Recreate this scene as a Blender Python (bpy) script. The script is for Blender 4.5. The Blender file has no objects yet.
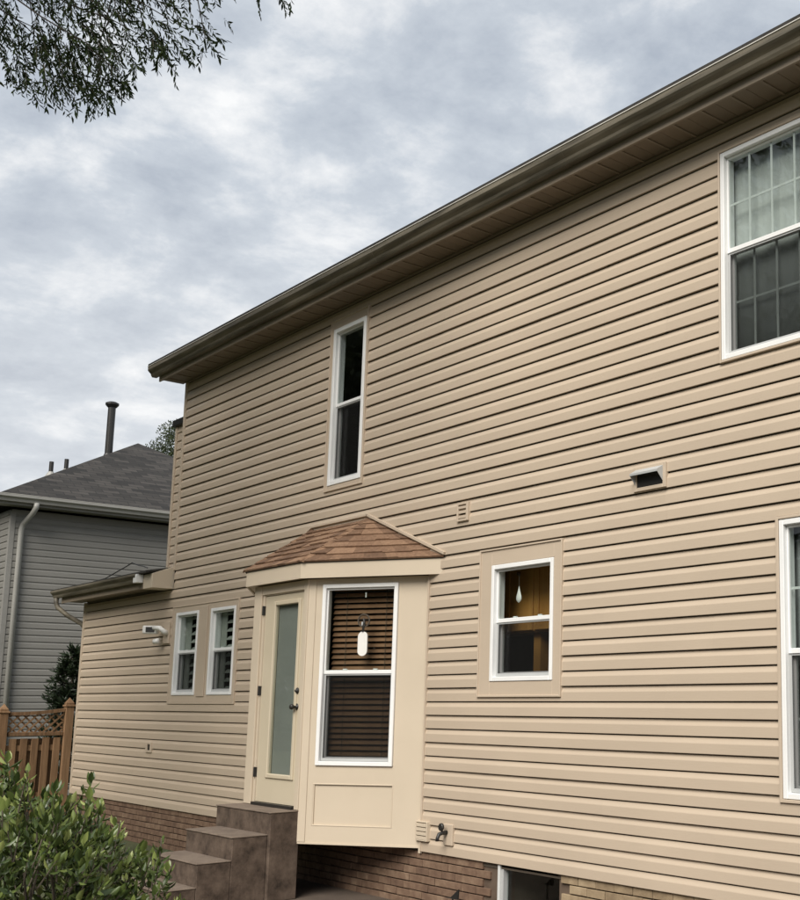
import bpy, bmesh, math, random
import numpy as np
from mathutils import Vector, Matrix
random.seed(7); RNG = np.random.default_rng(11)
R = math.radians
S = bpy.context.scene
COL = S.collection

# ------------------------------------------------------------------ camera
CAM_H, CAM_D = 1.88, 6.1741            # eye height, distance to the rear wall (plane y = 0)
YAW, PITCH = 0.78925, 0.15893
FPX, CXP, CYP = 1134.0, 661.2, 520.0   # focal length and principal point in pixels of an 800 x 900 picture
cd = bpy.data.cameras.new('Camera'); cam = bpy.data.objects.new('Camera', cd); COL.objects.link(cam)
cam.location = (0, -CAM_D, CAM_H)
cam.rotation_euler = (math.pi/2 + PITCH, 0, YAW)
cd.sensor_fit = 'VERTICAL'; cd.sensor_height = 36.0; cd.sensor_width = 32.0
cd.lens = FPX*36.0/900.0
cd.shift_x = -(CXP-400.0)/900.0
cd.shift_y = (CYP-450.0)/900.0
cd.clip_start = .05; cd.clip_end = 3000
S.camera = cam

# ------------------------------------------------------------------ sky, sun, exposure
SUN_DIR = Vector((.33, -.64, .69)).normalized()      # towards the sun
SUN_EL = math.asin(SUN_DIR.z)
world = bpy.data.worlds.new('World'); S.world = world; world.use_nodes = True
nt = world.node_tree; nt.nodes.clear()
def N(tree, typ, **kw):
    n = tree.nodes.new(typ)
    for k, v in kw.items():
        if hasattr(n, k): setattr(n, k, v)
        else: n.inputs[k].default_value = v
    return n
L = nt.links.new
out = N(nt, 'ShaderNodeOutputWorld'); bg = N(nt, 'ShaderNodeBackground'); bg.inputs['Strength'].default_value = .056
sky = N(nt, 'ShaderNodeTexSky'); sky.sky_type = 'NISHITA'; sky.sun_disc = False
sky.sun_elevation = SUN_EL; sky.sun_rotation = math.atan2(SUN_DIR.x, SUN_DIR.y)
sky.air_density = 1.0; sky.dust_density = 2.0
tc = N(nt, 'ShaderNodeTexCoord')
sep = N(nt, 'ShaderNodeSeparateXYZ'); L(tc.outputs['Generated'], sep.inputs[0])
mx = N(nt, 'ShaderNodeMath', operation='MAXIMUM'); L(sep.outputs['Z'], mx.inputs[0]); mx.inputs[1].default_value = 0
ad = N(nt, 'ShaderNodeMath', operation='ADD'); L(mx.outputs[0], ad.inputs[0]); ad.inputs[1].default_value = .22
dx = N(nt, 'ShaderNodeMath', operation='DIVIDE'); L(sep.outputs['X'], dx.inputs[0]); L(ad.outputs[0], dx.inputs[1])
dy = N(nt, 'ShaderNodeMath', operation='DIVIDE'); L(sep.outputs['Y'], dy.inputs[0]); L(ad.outputs[0], dy.inputs[1])
cmb = N(nt, 'ShaderNodeCombineXYZ'); L(dx.outputs[0], cmb.inputs[0]); L(dy.outputs[0], cmb.inputs[1])
cmb.inputs[2].default_value = 11.7
n1 = N(nt, 'ShaderNodeTexNoise'); n1.inputs['Scale'].default_value = 5.2; n1.inputs['Detail'].default_value = 10; n1.inputs['Roughness'].default_value = .60
n1.inputs['Distortion'].default_value = .12
L(cmb.outputs[0], n1.inputs['Vector'])
rp = N(nt, 'ShaderNodeValToRGB'); L(n1.outputs['Fac'], rp.inputs[0])
e = rp.color_ramp.elements
e[0].position = .32; e[0].color = (4.6, 5.15, 6.0, 1)
e[1].position = .68; e[1].color = (10.2, 10.3, 10.4, 1)
m_ = rp.color_ramp.elements.new(.50); m_.color = (6.4, 6.95, 7.65, 1)
n2 = N(nt, 'ShaderNodeTexNoise'); n2.inputs['Scale'].default_value = .9; n2.inputs['Detail'].default_value = 3
L(cmb.outputs[0], n2.inputs['Vector'])
r2 = N(nt, 'ShaderNodeMapRange'); L(n2.outputs['Fac'], r2.inputs[0])
for k, v in zip(('From Min', 'From Max', 'To Min', 'To Max'), (.25, .5, .82, 1.0)): r2.inputs[k].default_value = v
hz = N(nt, 'ShaderNodeMapRange'); L(mx.outputs[0], hz.inputs[0])          # overcast pales evenly towards the whole horizon
for k, v in zip(('From Min', 'From Max', 'To Min', 'To Max'), (.08, .42, .55, .0)): hz.inputs[k].default_value = v
pale = N(nt, 'ShaderNodeMix', data_type='RGBA'); L(hz.outputs[0], pale.inputs['Factor']); L(rp.outputs[0], pale.inputs['A']); pale.inputs['B'].default_value = (9.2, 9.35, 9.5, 1)
mix = N(nt, 'ShaderNodeMix', data_type='RGBA'); L(r2.outputs[0], mix.inputs['Factor'])
L(sky.outputs[0], mix.inputs['A']); L(pale.outputs['Result'], mix.inputs['B'])
L(mix.outputs['Result'], bg.inputs['Color']); L(bg.outputs[0], out.inputs['Surface'])
sl = bpy.data.lights.new('sun', 'SUN'); sl.energy = 2.8; sl.angle = R(38); sl.color = (1.0, .94, .85)
so = bpy.data.objects.new('sun', sl); COL.objects.link(so); so.rotation_euler = SUN_DIR.to_track_quat('Z', 'Y').to_euler()
so.location = (10, -20, 20)
S.view_settings.view_transform = 'Standard'; S.view_settings.look = 'None'
S.view_settings.gamma = 1; S.view_settings.exposure = .76
S.view_settings.use_curve_mapping = False

# ------------------------------------------------------------------ material helpers
def ramp(t, stops):
    r = t.nodes.new('ShaderNodeValToRGB'); el = r.color_ramp.elements
    while len(el) > 1: el.remove(el[-1])
    el[0].position = stops[0][0]; el[0].color = (*stops[0][1], 1)
    for p, c in stops[1:]:
        q = el.new(p); q.color = (*c, 1)
    return r
def mat(name, stops, rough=.6, scale=(3, 3, 3), detail=5, bump=0., bscale=None, bdist=.01, metal=0., rnd=None, spec=.5, nrough=.55):
    """noise-coloured principled material in object space; rnd shifts value per object"""
    m = bpy.data.materials.new(name); m.use_nodes = True; t = m.node_tree; t.nodes.clear(); l = t.links.new
    o = t.nodes.new('ShaderNodeOutputMaterial'); b = t.nodes.new('ShaderNodeBsdfPrincipled'); l(b.outputs[0], o.inputs[0])
    b.inputs['Roughness'].default_value = rough; b.inputs['Metallic'].default_value = metal
    b.inputs['Specular IOR Level'].default_value = spec
    c = t.nodes.new('ShaderNodeTexCoord'); mp = t.nodes.new('ShaderNodeMapping'); l(c.outputs['Object'], mp.inputs[0]); mp.inputs['Scale'].default_value = scale
    n = t.nodes.new('ShaderNodeTexNoise'); n.inputs['Scale'].default_value = 1; n.inputs['Detail'].default_value = detail; n.inputs['Roughness'].default_value = nrough
    l(mp.outputs[0], n.inputs['Vector'])
    if len(stops) == 1:
        k = stops[0]; stops = [(.3, tuple(.93*v for v in k)), (.7, tuple(1.05*v for v in k))]
    r = ramp(t, stops); fac = n.outputs['Fac']
    col = r.outputs[0]
    if rnd:
        oi = t.nodes.new('ShaderNodeObjectInfo')
        if rnd[0] == 'ramp':
            a = t.nodes.new('ShaderNodeMath'); a.operation = 'MULTIPLY_ADD'; l(oi.outputs['Random'], a.inputs[0]); a.inputs[1].default_value = rnd[1]; a.inputs[2].default_value = -rnd[1]/2
            s = t.nodes.new('ShaderNodeMath'); s.operation = 'ADD'; l(fac, s.inputs[0]); l(a.outputs[0], s.inputs[1]); fac = s.outputs[0]
            ad = t.nodes.new('ShaderNodeVectorMath'); ad.operation = 'ADD'
            ml = t.nodes.new('ShaderNodeVectorMath'); ml.operation = 'SCALE'; ml.inputs[0].default_value = (31, 17, 23); l(oi.outputs['Random'], ml.inputs['Scale'])
            l(mp.outputs[0], ad.inputs[0]); l(ml.outputs[0], ad.inputs[1]); l(ad.outputs[0], n.inputs['Vector'])
        else:
            h = t.nodes.new('ShaderNodeHueSaturation'); mr = t.nodes.new('ShaderNodeMapRange'); l(oi.outputs['Random'], mr.inputs[0])
            mr.inputs['To Min'].default_value = 1-rnd[1]; mr.inputs['To Max'].default_value = 1+rnd[1]
            l(mr.outputs[0], h.inputs['Value']); l(col, h.inputs['Color']); col = h.outputs[0]
    l(fac, r.inputs[0]); l(col, b.inputs['Base Color'])
    if bump:
        bp = t.nodes.new('ShaderNodeBump'); bp.inputs['Strength'].default_value = bump; bp.inputs['Distance'].default_value = bdist
        if bscale:
            m2 = t.nodes.new('ShaderNodeMapping'); l(c.outputs['Object'], m2.inputs[0]); m2.inputs['Scale'].default_value = bscale
            nb = t.nodes.new('ShaderNodeTexNoise'); nb.inputs['Scale'].default_value = 1; nb.inputs['Detail'].default_value = 4; l(m2.outputs[0], nb.inputs['Vector'])
            l(nb.outputs['Fac'], bp.inputs['Height'])
        else: l(n.outputs['Fac'], bp.inputs['Height'])
        l(bp.outputs[0], b.inputs['Normal'])
    return m
def glass_mat(name, tint=(.9, .93, .92), gain=.85, rough=.0):
    m = bpy.data.materials.new(name); m.use_nodes = True; t = m.node_tree; t.nodes.clear(); l = t.links.new
    o = t.nodes.new('ShaderNodeOutputMaterial'); mxs = t.nodes.new('ShaderNodeMixShader'); l(mxs.outputs[0], o.inputs[0])
    tr = t.nodes.new('ShaderNodeBsdfTransparent'); tr.inputs[0].default_value = (*tint, 1)
    g = t.nodes.new('ShaderNodeBsdfGlossy'); g.inputs['Roughness'].default_value = rough
    f = t.nodes.new('ShaderNodeLayerWeight'); f.inputs['Blend'].default_value = .5          # Schlick, same from both sides of a pane
    p5 = t.nodes.new('ShaderNodeMath'); p5.operation = 'POWER'; l(f.outputs['Facing'], p5.inputs[0]); p5.inputs[1].default_value = 5
    k = t.nodes.new('ShaderNodeMath'); k.operation = 'MULTIPLY_ADD'; k.use_clamp = True; l(p5.outputs[0], k.inputs[0]); k.inputs[1].default_value = .95*gain; k.inputs[2].default_value = .042*gain
    c = t.nodes.new('ShaderNodeTexCoord'); nb = t.nodes.new('ShaderNodeTexNoise'); nb.inputs['Scale'].default_value = 1.6; l(c.outputs['Object'], nb.inputs['Vector'])
    bp = t.nodes.new('ShaderNodeBump'); bp.inputs['Strength'].default_value = .05; bp.inputs['Distance'].default_value = .05; l(nb.outputs['Fac'], bp.inputs['Height']); l(bp.outputs[0], g.inputs['Normal'])
    l(k.outputs[0], mxs.inputs[0]); l(tr.outputs[0], mxs.inputs[1]); l(g.outputs[0], mxs.inputs[2])
    return m
def screen_mat():
    m = bpy.data.materials.new('insect_mesh'); m.use_nodes = True; t = m.node_tree; t.nodes.clear(); l = t.links.new
    o = t.nodes.new('ShaderNodeOutputMaterial'); mxs = t.nodes.new('ShaderNodeMixShader'); l(mxs.outputs[0], o.inputs[0]); mxs.inputs[0].default_value = .30
    tr = t.nodes.new('ShaderNodeBsdfTransparent'); d = t.nodes.new('ShaderNodeBsdfDiffuse'); d.inputs[0].default_value = (.018, .018, .018, 1)
    l(tr.outputs[0], mxs.inputs[1]); l(d.outputs[0], mxs.inputs[2]); return m
def leaf_mat(name, stops, trans=.35, rough=.45, spec=.5):
    m = bpy.data.materials.new(name); m.use_nodes = True; t = m.node_tree; t.nodes.clear(); l = t.links.new
    o = t.nodes.new('ShaderNodeOutputMaterial'); b = t.nodes.new('ShaderNodeBsdfPrincipled'); b.inputs['Roughness'].default_value = rough; b.inputs['Specular IOR Level'].default_value = spec
    at = t.nodes.new('ShaderNodeAttribute'); at.attribute_name = 'tone'
    r = ramp(t, stops); l(at.outputs['Fac'], r.inputs[0]); l(r.outputs[0], b.inputs['Base Color'])
    tl = t.nodes.new('ShaderNodeBsdfTranslucent'); l(r.outputs[0], tl.inputs[0])
    ms = t.nodes.new('ShaderNodeMixShader'); ms.inputs[0].default_value = trans
    l(b.outputs[0], ms.inputs[1]); l(tl.outputs[0], ms.inputs[2]); l(ms.outputs[0], o.inputs[0]); return m
def vinyl(name, c, grain=True, rnd=.014, var=.05):
    """embossed vinyl siding: faint streaky grain, slow tone drift, soft dirt"""
    m = mat(name, [(.25, tuple(v*(1-var) for v in c)), (.75, tuple(v*(1+var) for v in c))], rough=.48, scale=(.9, .9, 2.2), detail=6,
            bump=.25 if grain else .08, bscale=(7, 7, 160), bdist=.002, rnd=('hsv', rnd), spec=.35)
    return m

M = {}
M['siding'] = vinyl('vinyl_siding', (.482, .396, .305))
M['trim'] = vinyl('beige_trim', (.495, .408, .316), rnd=.01)
M['bay'] = mat('bay_paint', [(.3, (.545, .465, .36)), (.7, (.585, .50, .39))], rough=.5, scale=(1.5, 1.5, 1.5), bump=.03, bscale=(40, 40, 40), bdist=.003, spec=.3)
M['door'] = mat('door_paint', [(.3, (.54, .47, .35)), (.7, (.57, .50, .38))], rough=.42, scale=(2, 2, 2))
M['white'] = mat('white_vinyl', [(.3, (.76, .77, .77)), (.7, (.82, .82, .81))], rough=.4, scale=(4, 4, 4))
M['greyframe'] = mat('grey_screen_frame', [(.42, .43, .43)], rough=.45)
M['muntin'] = mat('grille_bar', [(.62, .63, .62)], rough=.45)
M['backing'] = mat('wall_backing', [(.10, .08, .06)], rough=.9)
M['room'] = mat('room_paint', [(.20, .18, .155)], rough=.9)
M['glass'] = glass_mat('window_glass')
M['doorglass'] = glass_mat('door_glass', (.88, .90, .89), 1.0, .03)
M['screen'] = screen_mat()
M['black'] = mat('black_metal', [(.018, .017, .016)], rough=.45)
M['gutter'] = mat('weathered_gutter', [(.30, (.045, .040, .028)), (.5, (.12, .105, .077)), (.70, (.21, .185, .14))], rough=.55, scale=(1.3, 9, 14), detail=7)
M['drip'] = mat('drip_edge', [(.62, .60, .55)], rough=.45, scale=(6, 6, 6))
M['fascia'] = mat('fascia', [(.22, .18, .135)], rough=.5, scale=(2, 8, 8))
M['soffit'] = mat('soffit_vinyl', [(.3, (.16, .128, .095)), (.7, (.19, .152, .113))], rough=.55, scale=(2, 2, 2), rnd=('hsv', .05))
M['asphalt'] = mat('dark_shingles', [(.3, (.018, .017, .016)), (.7, (.05, .046, .042))], rough=.92, scale=(6, 6, 18), detail=8, bump=.5, bscale=(30, 30, 30), bdist=.01)
M['shingle'] = mat('brown_shingles', [(.25, (.10, .055, .032)), (.45, (.17, .097, .057)), (.6, (.235, .14, .084)), (.8, (.33, .21, .13))], rough=.9, scale=(26, 26, 26), detail=9, bump=.45, bscale=(160, 160, 160), bdist=.004, rnd=('ramp', .34), nrough=.8)
M['brick'] = mat('brown_brick', [(.22, (.105, .062, .041)), (.45, (.155, .095, .062)), (.62, (.195, .126, .083)), (.85, (.28, .195, .132))], rough=.88, scale=(9, 9, 9), detail=7, bump=.5, bscale=(60, 60, 60), bdist=.004, rnd=('ramp', .20))
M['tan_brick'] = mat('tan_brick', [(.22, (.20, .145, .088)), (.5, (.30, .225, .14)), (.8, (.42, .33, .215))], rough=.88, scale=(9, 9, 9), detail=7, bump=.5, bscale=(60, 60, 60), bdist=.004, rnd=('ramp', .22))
M['mortar'] = mat('mortar', [(.3, (.085, .058, .041)), (.7, (.125, .09, .064))], rough=.95, scale=(8, 8, 8), bump=.4, bdist=.005)
M['concrete'] = mat('stained_concrete', [(.30, (.022, .014, .009)), (.42, (.060, .041, .029)), (.54, (.095, .067, .049)), (.72, (.14, .102, .076))], rough=.85, scale=(6.5, 6.5, 6.5), detail=8, bump=.35, bscale=(45, 45, 45), bdist=.006, nrough=.62)
M['tread'] = mat('worn_sky_lit_tread', [(.3, (.125, .094, .072)), (.7, (.20, .155, .12))], rough=.85, scale=(6, 6, 6), detail=8, bump=.35, bscale=(60, 60, 60), bdist=.004)  # paler tops: some wear, plus sky light put into the colour
M['patio'] = mat('patio_concrete', [(.3, (.065, .048, .037)), (.7, (.11, .083, .063))], rough=.9, scale=(2.2, 2.2, 2.2), detail=8, bump=.3, bscale=(30, 30, 30), bdist=.006)
M['ground'] = mat('lawn_soil', [(.3, (.05, .06, .025)), (.55, (.075, .085, .035)), (.75, (.12, .10, .06))], rough=.95, scale=(.8, .8, .8), detail=9, bump=.6, bscale=(25, 25, 25), bdist=.03)
M['mulch'] = mat('mulch', [(.3, (.04, .03, .024)), (.6, (.10, .075, .06)), (.8, (.22, .19, .17))], rough=.95, scale=(22, 22, 22), detail=6, bump=.8, bdist=.03)
M['nsiding'] = vinyl('grey_siding', (.22, .215, .20), rnd=.0)
M['ntrim'] = mat('grey_trim', [(.25, .245, .23)], rough=.5)
M['ngutter'] = mat('grey_gutter', [(.33, .325, .305)], rough=.45)
M['wood'] = mat('fence_wood', [(.25, (.13, .070, .033)), (.5, (.215, .122, .06)), (.78, (.31, .185, .098))], rough=.8, scale=(30, 30, 2.2), detail=6, bump=.3, bdist=.004, rnd=('ramp', .3))
M['cabinet'] = mat('cabinet_wood', [(.3, (.42, .19, .045)), (.7, (.60, .30, .085))], rough=.45, scale=(5, 5, .8), detail=5)
M['blind'] = mat('brown_blind', [(.3, (.18, .092, .050)), (.7, (.27, .145, .08))], rough=.4, scale=(2, 14, 14), rnd=('hsv', .15))
M['plastic'] = mat('white_plastic', [(.78, .77, .74)], rough=.35)
M['shade'] = mat('grey_shade', [(.3, (.40, .41, .405)), (.7, (.50, .51, .50))], rough=.9, scale=(14, 2, 1))
M['curtain'] = mat('dark_curtain', [(.20, .205, .21)], rough=.9, scale=(20, 2, 1))
M['dshade'] = mat('door_shade', [(.3, (.26, .275, .255)), (.7, (.32, .33, .305))], rough=.8, scale=(1, 1, 2.5))
M['shutter'] = mat('shutter_white', [(.40, .41, .37)], rough=.5)
M['bark'] = mat('bark', [(.3, (.05, .04, .032)), (.7, (.13, .105, .08))], rough=.95, scale=(9, 9, 2), bump=.7, bdist=.02)
M['branch'] = mat('branch_bark', [(.035, .028, .022)], rough=.95, scale=(9, 9, 9))
M['twig'] = mat('twig', [(.075, .06, .045)], rough=.9)
M['tleaf'] = leaf_mat('oak_leaf', [(0, (.010, .018, .006)), (.6, (.018, .030, .010)), (1, (.035, .05, .015))], .10, .7, .08)
M['sleaf'] = leaf_mat('shrub_leaf', [(0, (.032, .052, .015)), (.5, (.09, .13, .034)), (.8, (.19, .24, .066)), (1, (.34, .38, .13))], .22, .33)
M['yleaf'] = leaf_mat('yew_needle', [(0, (.012, .02, .01)), (1, (.03, .048, .02))], .15)
M['fleaf'] = leaf_mat('far_leaf', [(0, (.03, .045, .018)), (.6, (.055, .075, .03)), (1, (.10, .12, .05))], .3)

# ------------------------------------------------------------------ mesh helpers
class MB:
    def __init__(s): s.v = []; s.f = []
    def poly(s, pts):
        k = len(s.v); s.v += [tuple(p) for p in pts]; s.f.append(tuple(range(k, k+len(pts)))); return s
    def hexa(s, p):                       # 8 points: 4 bottom ccw, 4 top
        k = len(s.v); s.v += [tuple(q) for q in p]
        for a in ((3, 2, 1, 0), (4, 5, 6, 7), (0, 1, 5, 4), (1, 2, 6, 5), (2, 3, 7, 6), (3, 0, 4, 7)): s.f.append(tuple(k+i for i in a))
        return s
    def box(s, x0, x1, y0, y1, z0, z1):
        return s.hexa([(x0, y0, z0), (x1, y0, z0), (x1, y1, z0), (x0, y1, z0), (x0, y0, z1), (x1, y0, z1), (x1, y1, z1), (x0, y1, z1)])
    def prism(s, plan, z0, z1, caps=True):     # plan polygon (x,y) ccw
        n = len(plan); k = len(s.v)
        s.v += [(x, y, z0) for x, y in plan] + [(x, y, z1) for x, y in plan]
        for i in range(n):
            j = (i+1) % n; s.f.append((k+i, k+j, k+n+j, k+n+i))
        if caps: s.f.append(tuple(k+i for i in reversed(range(n)))); s.f.append(tuple(k+n+i for i in range(n)))
        return s
    def extrude_x(s, prof, x0, x1, closed=True):   # profile of (y,z) points
        n = len(prof); k = len(s.v)
        s.v += [(x0, y, z) for y, z in prof] + [(x1, y, z) for y, z in prof]
        for i in range(n if closed else n-1):
            j = (i+1) % n; s.f.append((k+i, k+j, k+n+j, k+n+i))
        if closed: s.f.append(tuple(k+i for i in reversed(range(n)))); s.f.append(tuple(k+n+i for i in range(n)))
        return s
    def tube(s, pts, rad, seg=8, cap=True):
        pts = [Vector(p) for p in pts]; rad = rad if hasattr(rad, '__len__') else [rad]*len(pts)
        k = len(s.v); n = len(pts); up = None
        for i, p in enumerate(pts):
            d = (pts[min(i+1, n-1)]-pts[max(i-1, 0)]).normalized()
            if up is None: up = Vector((0, 0, 1)) if abs(d.z) < .9 else Vector((1, 0, 0))
            a = d.cross(up); a = a.normalized() if a.length > 1e-6 else d.orthogonal().normalized(); b = a.cross(d).normalized(); up = b
            for j in range(seg):
                t = 2*math.pi*j/seg; s.v.append(tuple(p+(a*math.cos(t)+b*math.sin(t))*rad[i]))
        for i in range(n-1):
            for j in range(seg):
                j2 = (j+1) % seg; s.f.append((k+i*seg+j, k+i*seg+j2, k+(i+1)*seg+j2, k+(i+1)*seg+j))
        if cap: s.f.append(tuple(k+j for j in reversed(range(seg)))); s.f.append(tuple(k+(n-1)*seg+j for j in range(seg)))
        return s
    def mesh(s, name, material, bev=0., smooth=False):
        me = bpy.data.meshes.new(name); me.from_pydata(s.v, [], s.f); me.update()
        bm = bmesh.new(); bm.from_mesh(me)
        bmesh.ops.recalc_face_normals(bm, faces=bm.faces)
        if bev: bmesh.ops.bevel(bm, geom=list(bm.edges), offset=bev, segments=1, affect='EDGES', clamp_overlap=True)
        bm.to_mesh(me); bm.free()
        if smooth: me.polygons.foreach_set('use_smooth', [True]*len(me.polygons))
        me.materials.append(material); return me
    def build(s, name, material, parent=None, bev=0., smooth=False, loc=None, rz=0.):
        return link(name, s.mesh(name, material, bev, smooth), parent, loc, rz)
def link(name, me, parent=None, loc=None, rz=0.):
    o = bpy.data.objects.new(name, me); COL.objects.link(o)
    if loc is not None: o.location = loc
    if rz: o.rotation_euler = (0, 0, rz)
    if parent is not None:
        o.parent = parent
        if parent.get('_rootloc'): o.matrix_parent_inverse = Matrix.Translation(-Vector(parent['_rootloc']))
    return o
def tag(o, label=None, cat=None, group=None, kind=None):
    if label: o['label'] = label
    if cat: o['category'] = cat
    if group: o['group'] = group
    if kind: o['kind'] = kind
    return o
def thing(name, label, cat, loc=(0, 0, 0), group=None):
    """an Empty at the thing's base; its children are modelled in world space"""
    o = bpy.data.objects.new(name, None); COL.objects.link(o); o.location = loc; o['_rootloc'] = list(loc)
    o.empty_display_size = .2
    return tag(o, label, cat, group)
def arr_mesh(name, verts, faces, material, tone=None, parent=None):
    """big triangle/quad soup from numpy arrays"""
    me = bpy.data.meshes.new(name); nv, nf = len(verts), len(faces); k = faces.shape[1]
    me.vertices.add(nv); me.vertices.foreach_set('co', np.asarray(verts, np.float32).ravel())
    me.loops.add(nf*k); me.loops.foreach_set('vertex_index', np.asarray(faces, np.int32).ravel())
    me.polygons.add(nf); me.polygons.foreach_set('loop_start', np.arange(0, nf*k, k, dtype=np.int32))
    try: me.polygons.foreach_set('loop_total', np.full(nf, k, np.int32))
    except Exception: pass
    me.update(calc_edges=True)
    if tone is not None:
        a = me.attributes.new('tone', 'FLOAT', 'POINT'); a.data.foreach_set('value', np.asarray(tone, np.float32))
    me.materials.append(material)
    return link(name, me, parent)

# ------------------------------------------------------------------ the ground
tag(MB().poly([(-900, -900, -.02), (900, -900, -.02), (900, 900, -.02), (-900, 900, -.02)]).build('ground', M['ground']), kind='structure')
pav = MB()
tag(MB().box(-11.9, 4.0, -4.2, -.02, -.06, .0).build('patio', M['patio']), kind='structure')
tag(MB().box(-13.4, -5.6, -6.6, -4.25, -.06, .01).build('planting_bed', M['mulch']), kind='structure')

# ------------------------------------------------------------------ the house
house = thing('house', 'beige vinyl sided two storey house with a bay door and white windows', 'house', (-8, 0, 0))
XL, XE, XR = -15.70, -19.14, 2.4         # main corner, low wing corner, right end
Z0, CRS = .492, .1265                    # bottom of the siding, height of one course
ZT, ZE = 6.33, 3.44                      # wall tops
# windows: frame rectangle and casing rectangle on the wall
WINS = {
 'kitchen': dict(f=(-8.385, -7.505, 2.06, 3.105), c=(-8.56, -7.395, 1.93, 3.25), split=2.60),
 'tall':    dict(f=(-11.515, -10.805, 4.265, 6.09), c=(-11.575, -10.765, 4.21, 6.19), split=5.19),
 'upper':   dict(f=(-5.548, -4.60, 4.425, 6.09), c=(-5.572, -4.575, 4.40, 6.115), split=5.288),
 'lower':   dict(f=(-5.02, -4.05, 1.23, 3.145), c=(-5.052, -4.018, 1.20, 3.172), split=2.226),
 'twinA':   dict(f=(-15.475, -14.756, 1.965, 3.06), c=None, split=2.535),
 'twinB':   dict(f=(-14.375, -13.66, 1.965, 3.06), c=None, split=2.535),
}
TWC = (-15.605, -13.575, 1.85, 3.15)
BAYL, BAYR = -12.90, -9.42
OPEN = [WINS[k]['c'] for k in ('kitchen', 'tall', 'upper', 'lower')] + [TWC, (BAYL, BAYR, .40, 3.12)]
HOLES = [WINS[k]['f'] for k in WINS] + [(BAYL+.1, BAYR-.05, .55, 3.05)]

# wall backing with openings
def wall_cells(x0, x1, z0, z1, holes):
    xs = sorted({x0, x1, *[min(max(v, x0), x1) for h in holes for v in h[:2]]}); zs = sorted({z0, z1, *[min(max(v, z0), z1) for h in holes for v in h[2:]]})
    for a, b in zip(xs, xs[1:]):
        run = None
        for c, d in zip(zs, zs[1:]):
            mxx, mzz = (a+b)/2, (c+d)/2
            if any(h[0] < mxx < h[1] and h[2] < mzz < h[3] for h in holes):
                if run: yield (a, b, *run); run = None
            else: run = (run[0], d) if run else (c, d)
        if run: yield (a, b, *run)
w = MB()
for a, b, c, d in wall_cells(XL, XR, .45, ZT, HOLES): w.box(a, b, .012, .11, c, d)
for a, b, c, d in wall_cells(XE, XL, .45, ZE, []): w.box(a, b, .012, .11, c, d)
w.box(XL+.01, XL+.12, .11, 8, .45, ZT); w.box(XR-.12, XR-.01, .11, 8, .45, ZT); w.box(XL+.12, XR-.12, 7.9, 8, .45, ZT)
w.box(XE+.01, XE+.12, .11, 6, .45, ZE); w.box(XE+.12, XL, 5.9, 6, .45, ZE)
wall = w.build('wall', M['backing'], house)

# dutch lap siding: one object for each run of a course
def lap_profile(deep):
    b = .024 if deep else .020
    #        (height, outward)      slot under the butt, butt, face, cove
    g = .1265-(.0120 if deep else .0092)
    return [(.003, .0005), (.003, b-.004), (.0, b-.002), (.003, b+.0), (.074, b-.001), (.079, b-.0025), (.088, b-.0070), (.099, b-.0120), (.108, b-.0150), (g, b-.0160), (g+.0015, b-.0185), (g+.001, .0005)]
def clip_profile(pr, lo, hi):
    o = []
    for (h0, d0), (h1, d1) in zip(pr, pr[1:]):
        if not o and lo <= h0 <= hi: o.append((h0, d0))
        a, b = (h0, d0), (h1, d1)
        if h1 == h0:
            if lo <= h0 <= hi: o.append(b)
            continue
        t0, t1 = (lo-h0)/(h1-h0), (hi-h0)/(h1-h0)
        if t0 > t1: t0, t1 = t1, t0
        t0, t1 = max(t0, 0), min(t1, 1)
        if t0 >= t1: continue
        p = (h0+(h1-h0)*t0, d0+(d1-d0)*t0); q = (h0+(h1-h0)*t1, d0+(d1-d0)*t1)
        if not o or abs(o[-1][0]-p[0])+abs(o[-1][1]-p[1]) > 1e-6: o.append(p)
        o.append(q)
    return o
def free_range(x, lo, hi):
    for h in OPEN:
        if h[0] < x < h[1]:
            if h[2] <= lo+.012 and h[3] >= hi-.012: return None
            if h[2] <= lo+.012 < h[3]: lo = h[3]
            elif h[3] >= hi-.012 > h[2]: hi = h[2]
            elif lo < h[2] and h[3] < hi: pass
    return (lo, hi) if hi-lo > .012 else None
def plank(course, x0, x1, runs):
    z = Z0+course*CRS; pr = lap_profile(course % 2 == 0); m = MB()
    for a, b, lo, hi in runs:
        p = clip_profile(pr, lo-z, hi-z)
        if len(p) < 2: continue
        nseg = max(1, int((b-a)/1.2)); k = len(m.v); n = len(p)
        for i in range(nseg+1):
            xx = a+(b-a)*i/nseg; wob = (.0011 if x1 else 0)+(0 if i in (0, nseg) else random.uniform(-.0012, .0012))
            m.v += [(xx, -d-wob, z+h) for h, d in p]
        for i in range(nseg):
            for j in range(n-1): m.f.append((k+i*n+j, k+(i+1)*n+j, k+(i+1)*n+j+1, k+i*n+j+1))
    if m.v: m.build('siding_plank', M['siding'], wall)
def planks(course, runs):
    """split a run into lengths with staggered end laps"""
    ph = [0.4, 2.5, 1.3, 3.1, .9, 2.0][(course//2) % 6]; pieces = []; cur = []
    for a, b, lo, hi in runs:
        cuts = [XE+ph+3.66*k for k in range(8) if a+.35 < XE+ph+3.66*k < b-.35]; x_ = a
        for c_ in cuts+[None]:
            e_ = b if c_ is None else c_+.022
            cur.append((x_, e_, lo, hi))
            if c_ is not None: pieces.append(cur); cur = []; x_ = c_
    if cur: pieces.append(cur)
    for i, p in enumerate(pieces): plank(course, 0, i % 2, p)
ncrs = int((ZT-Z0)/CRS)+1
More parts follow.
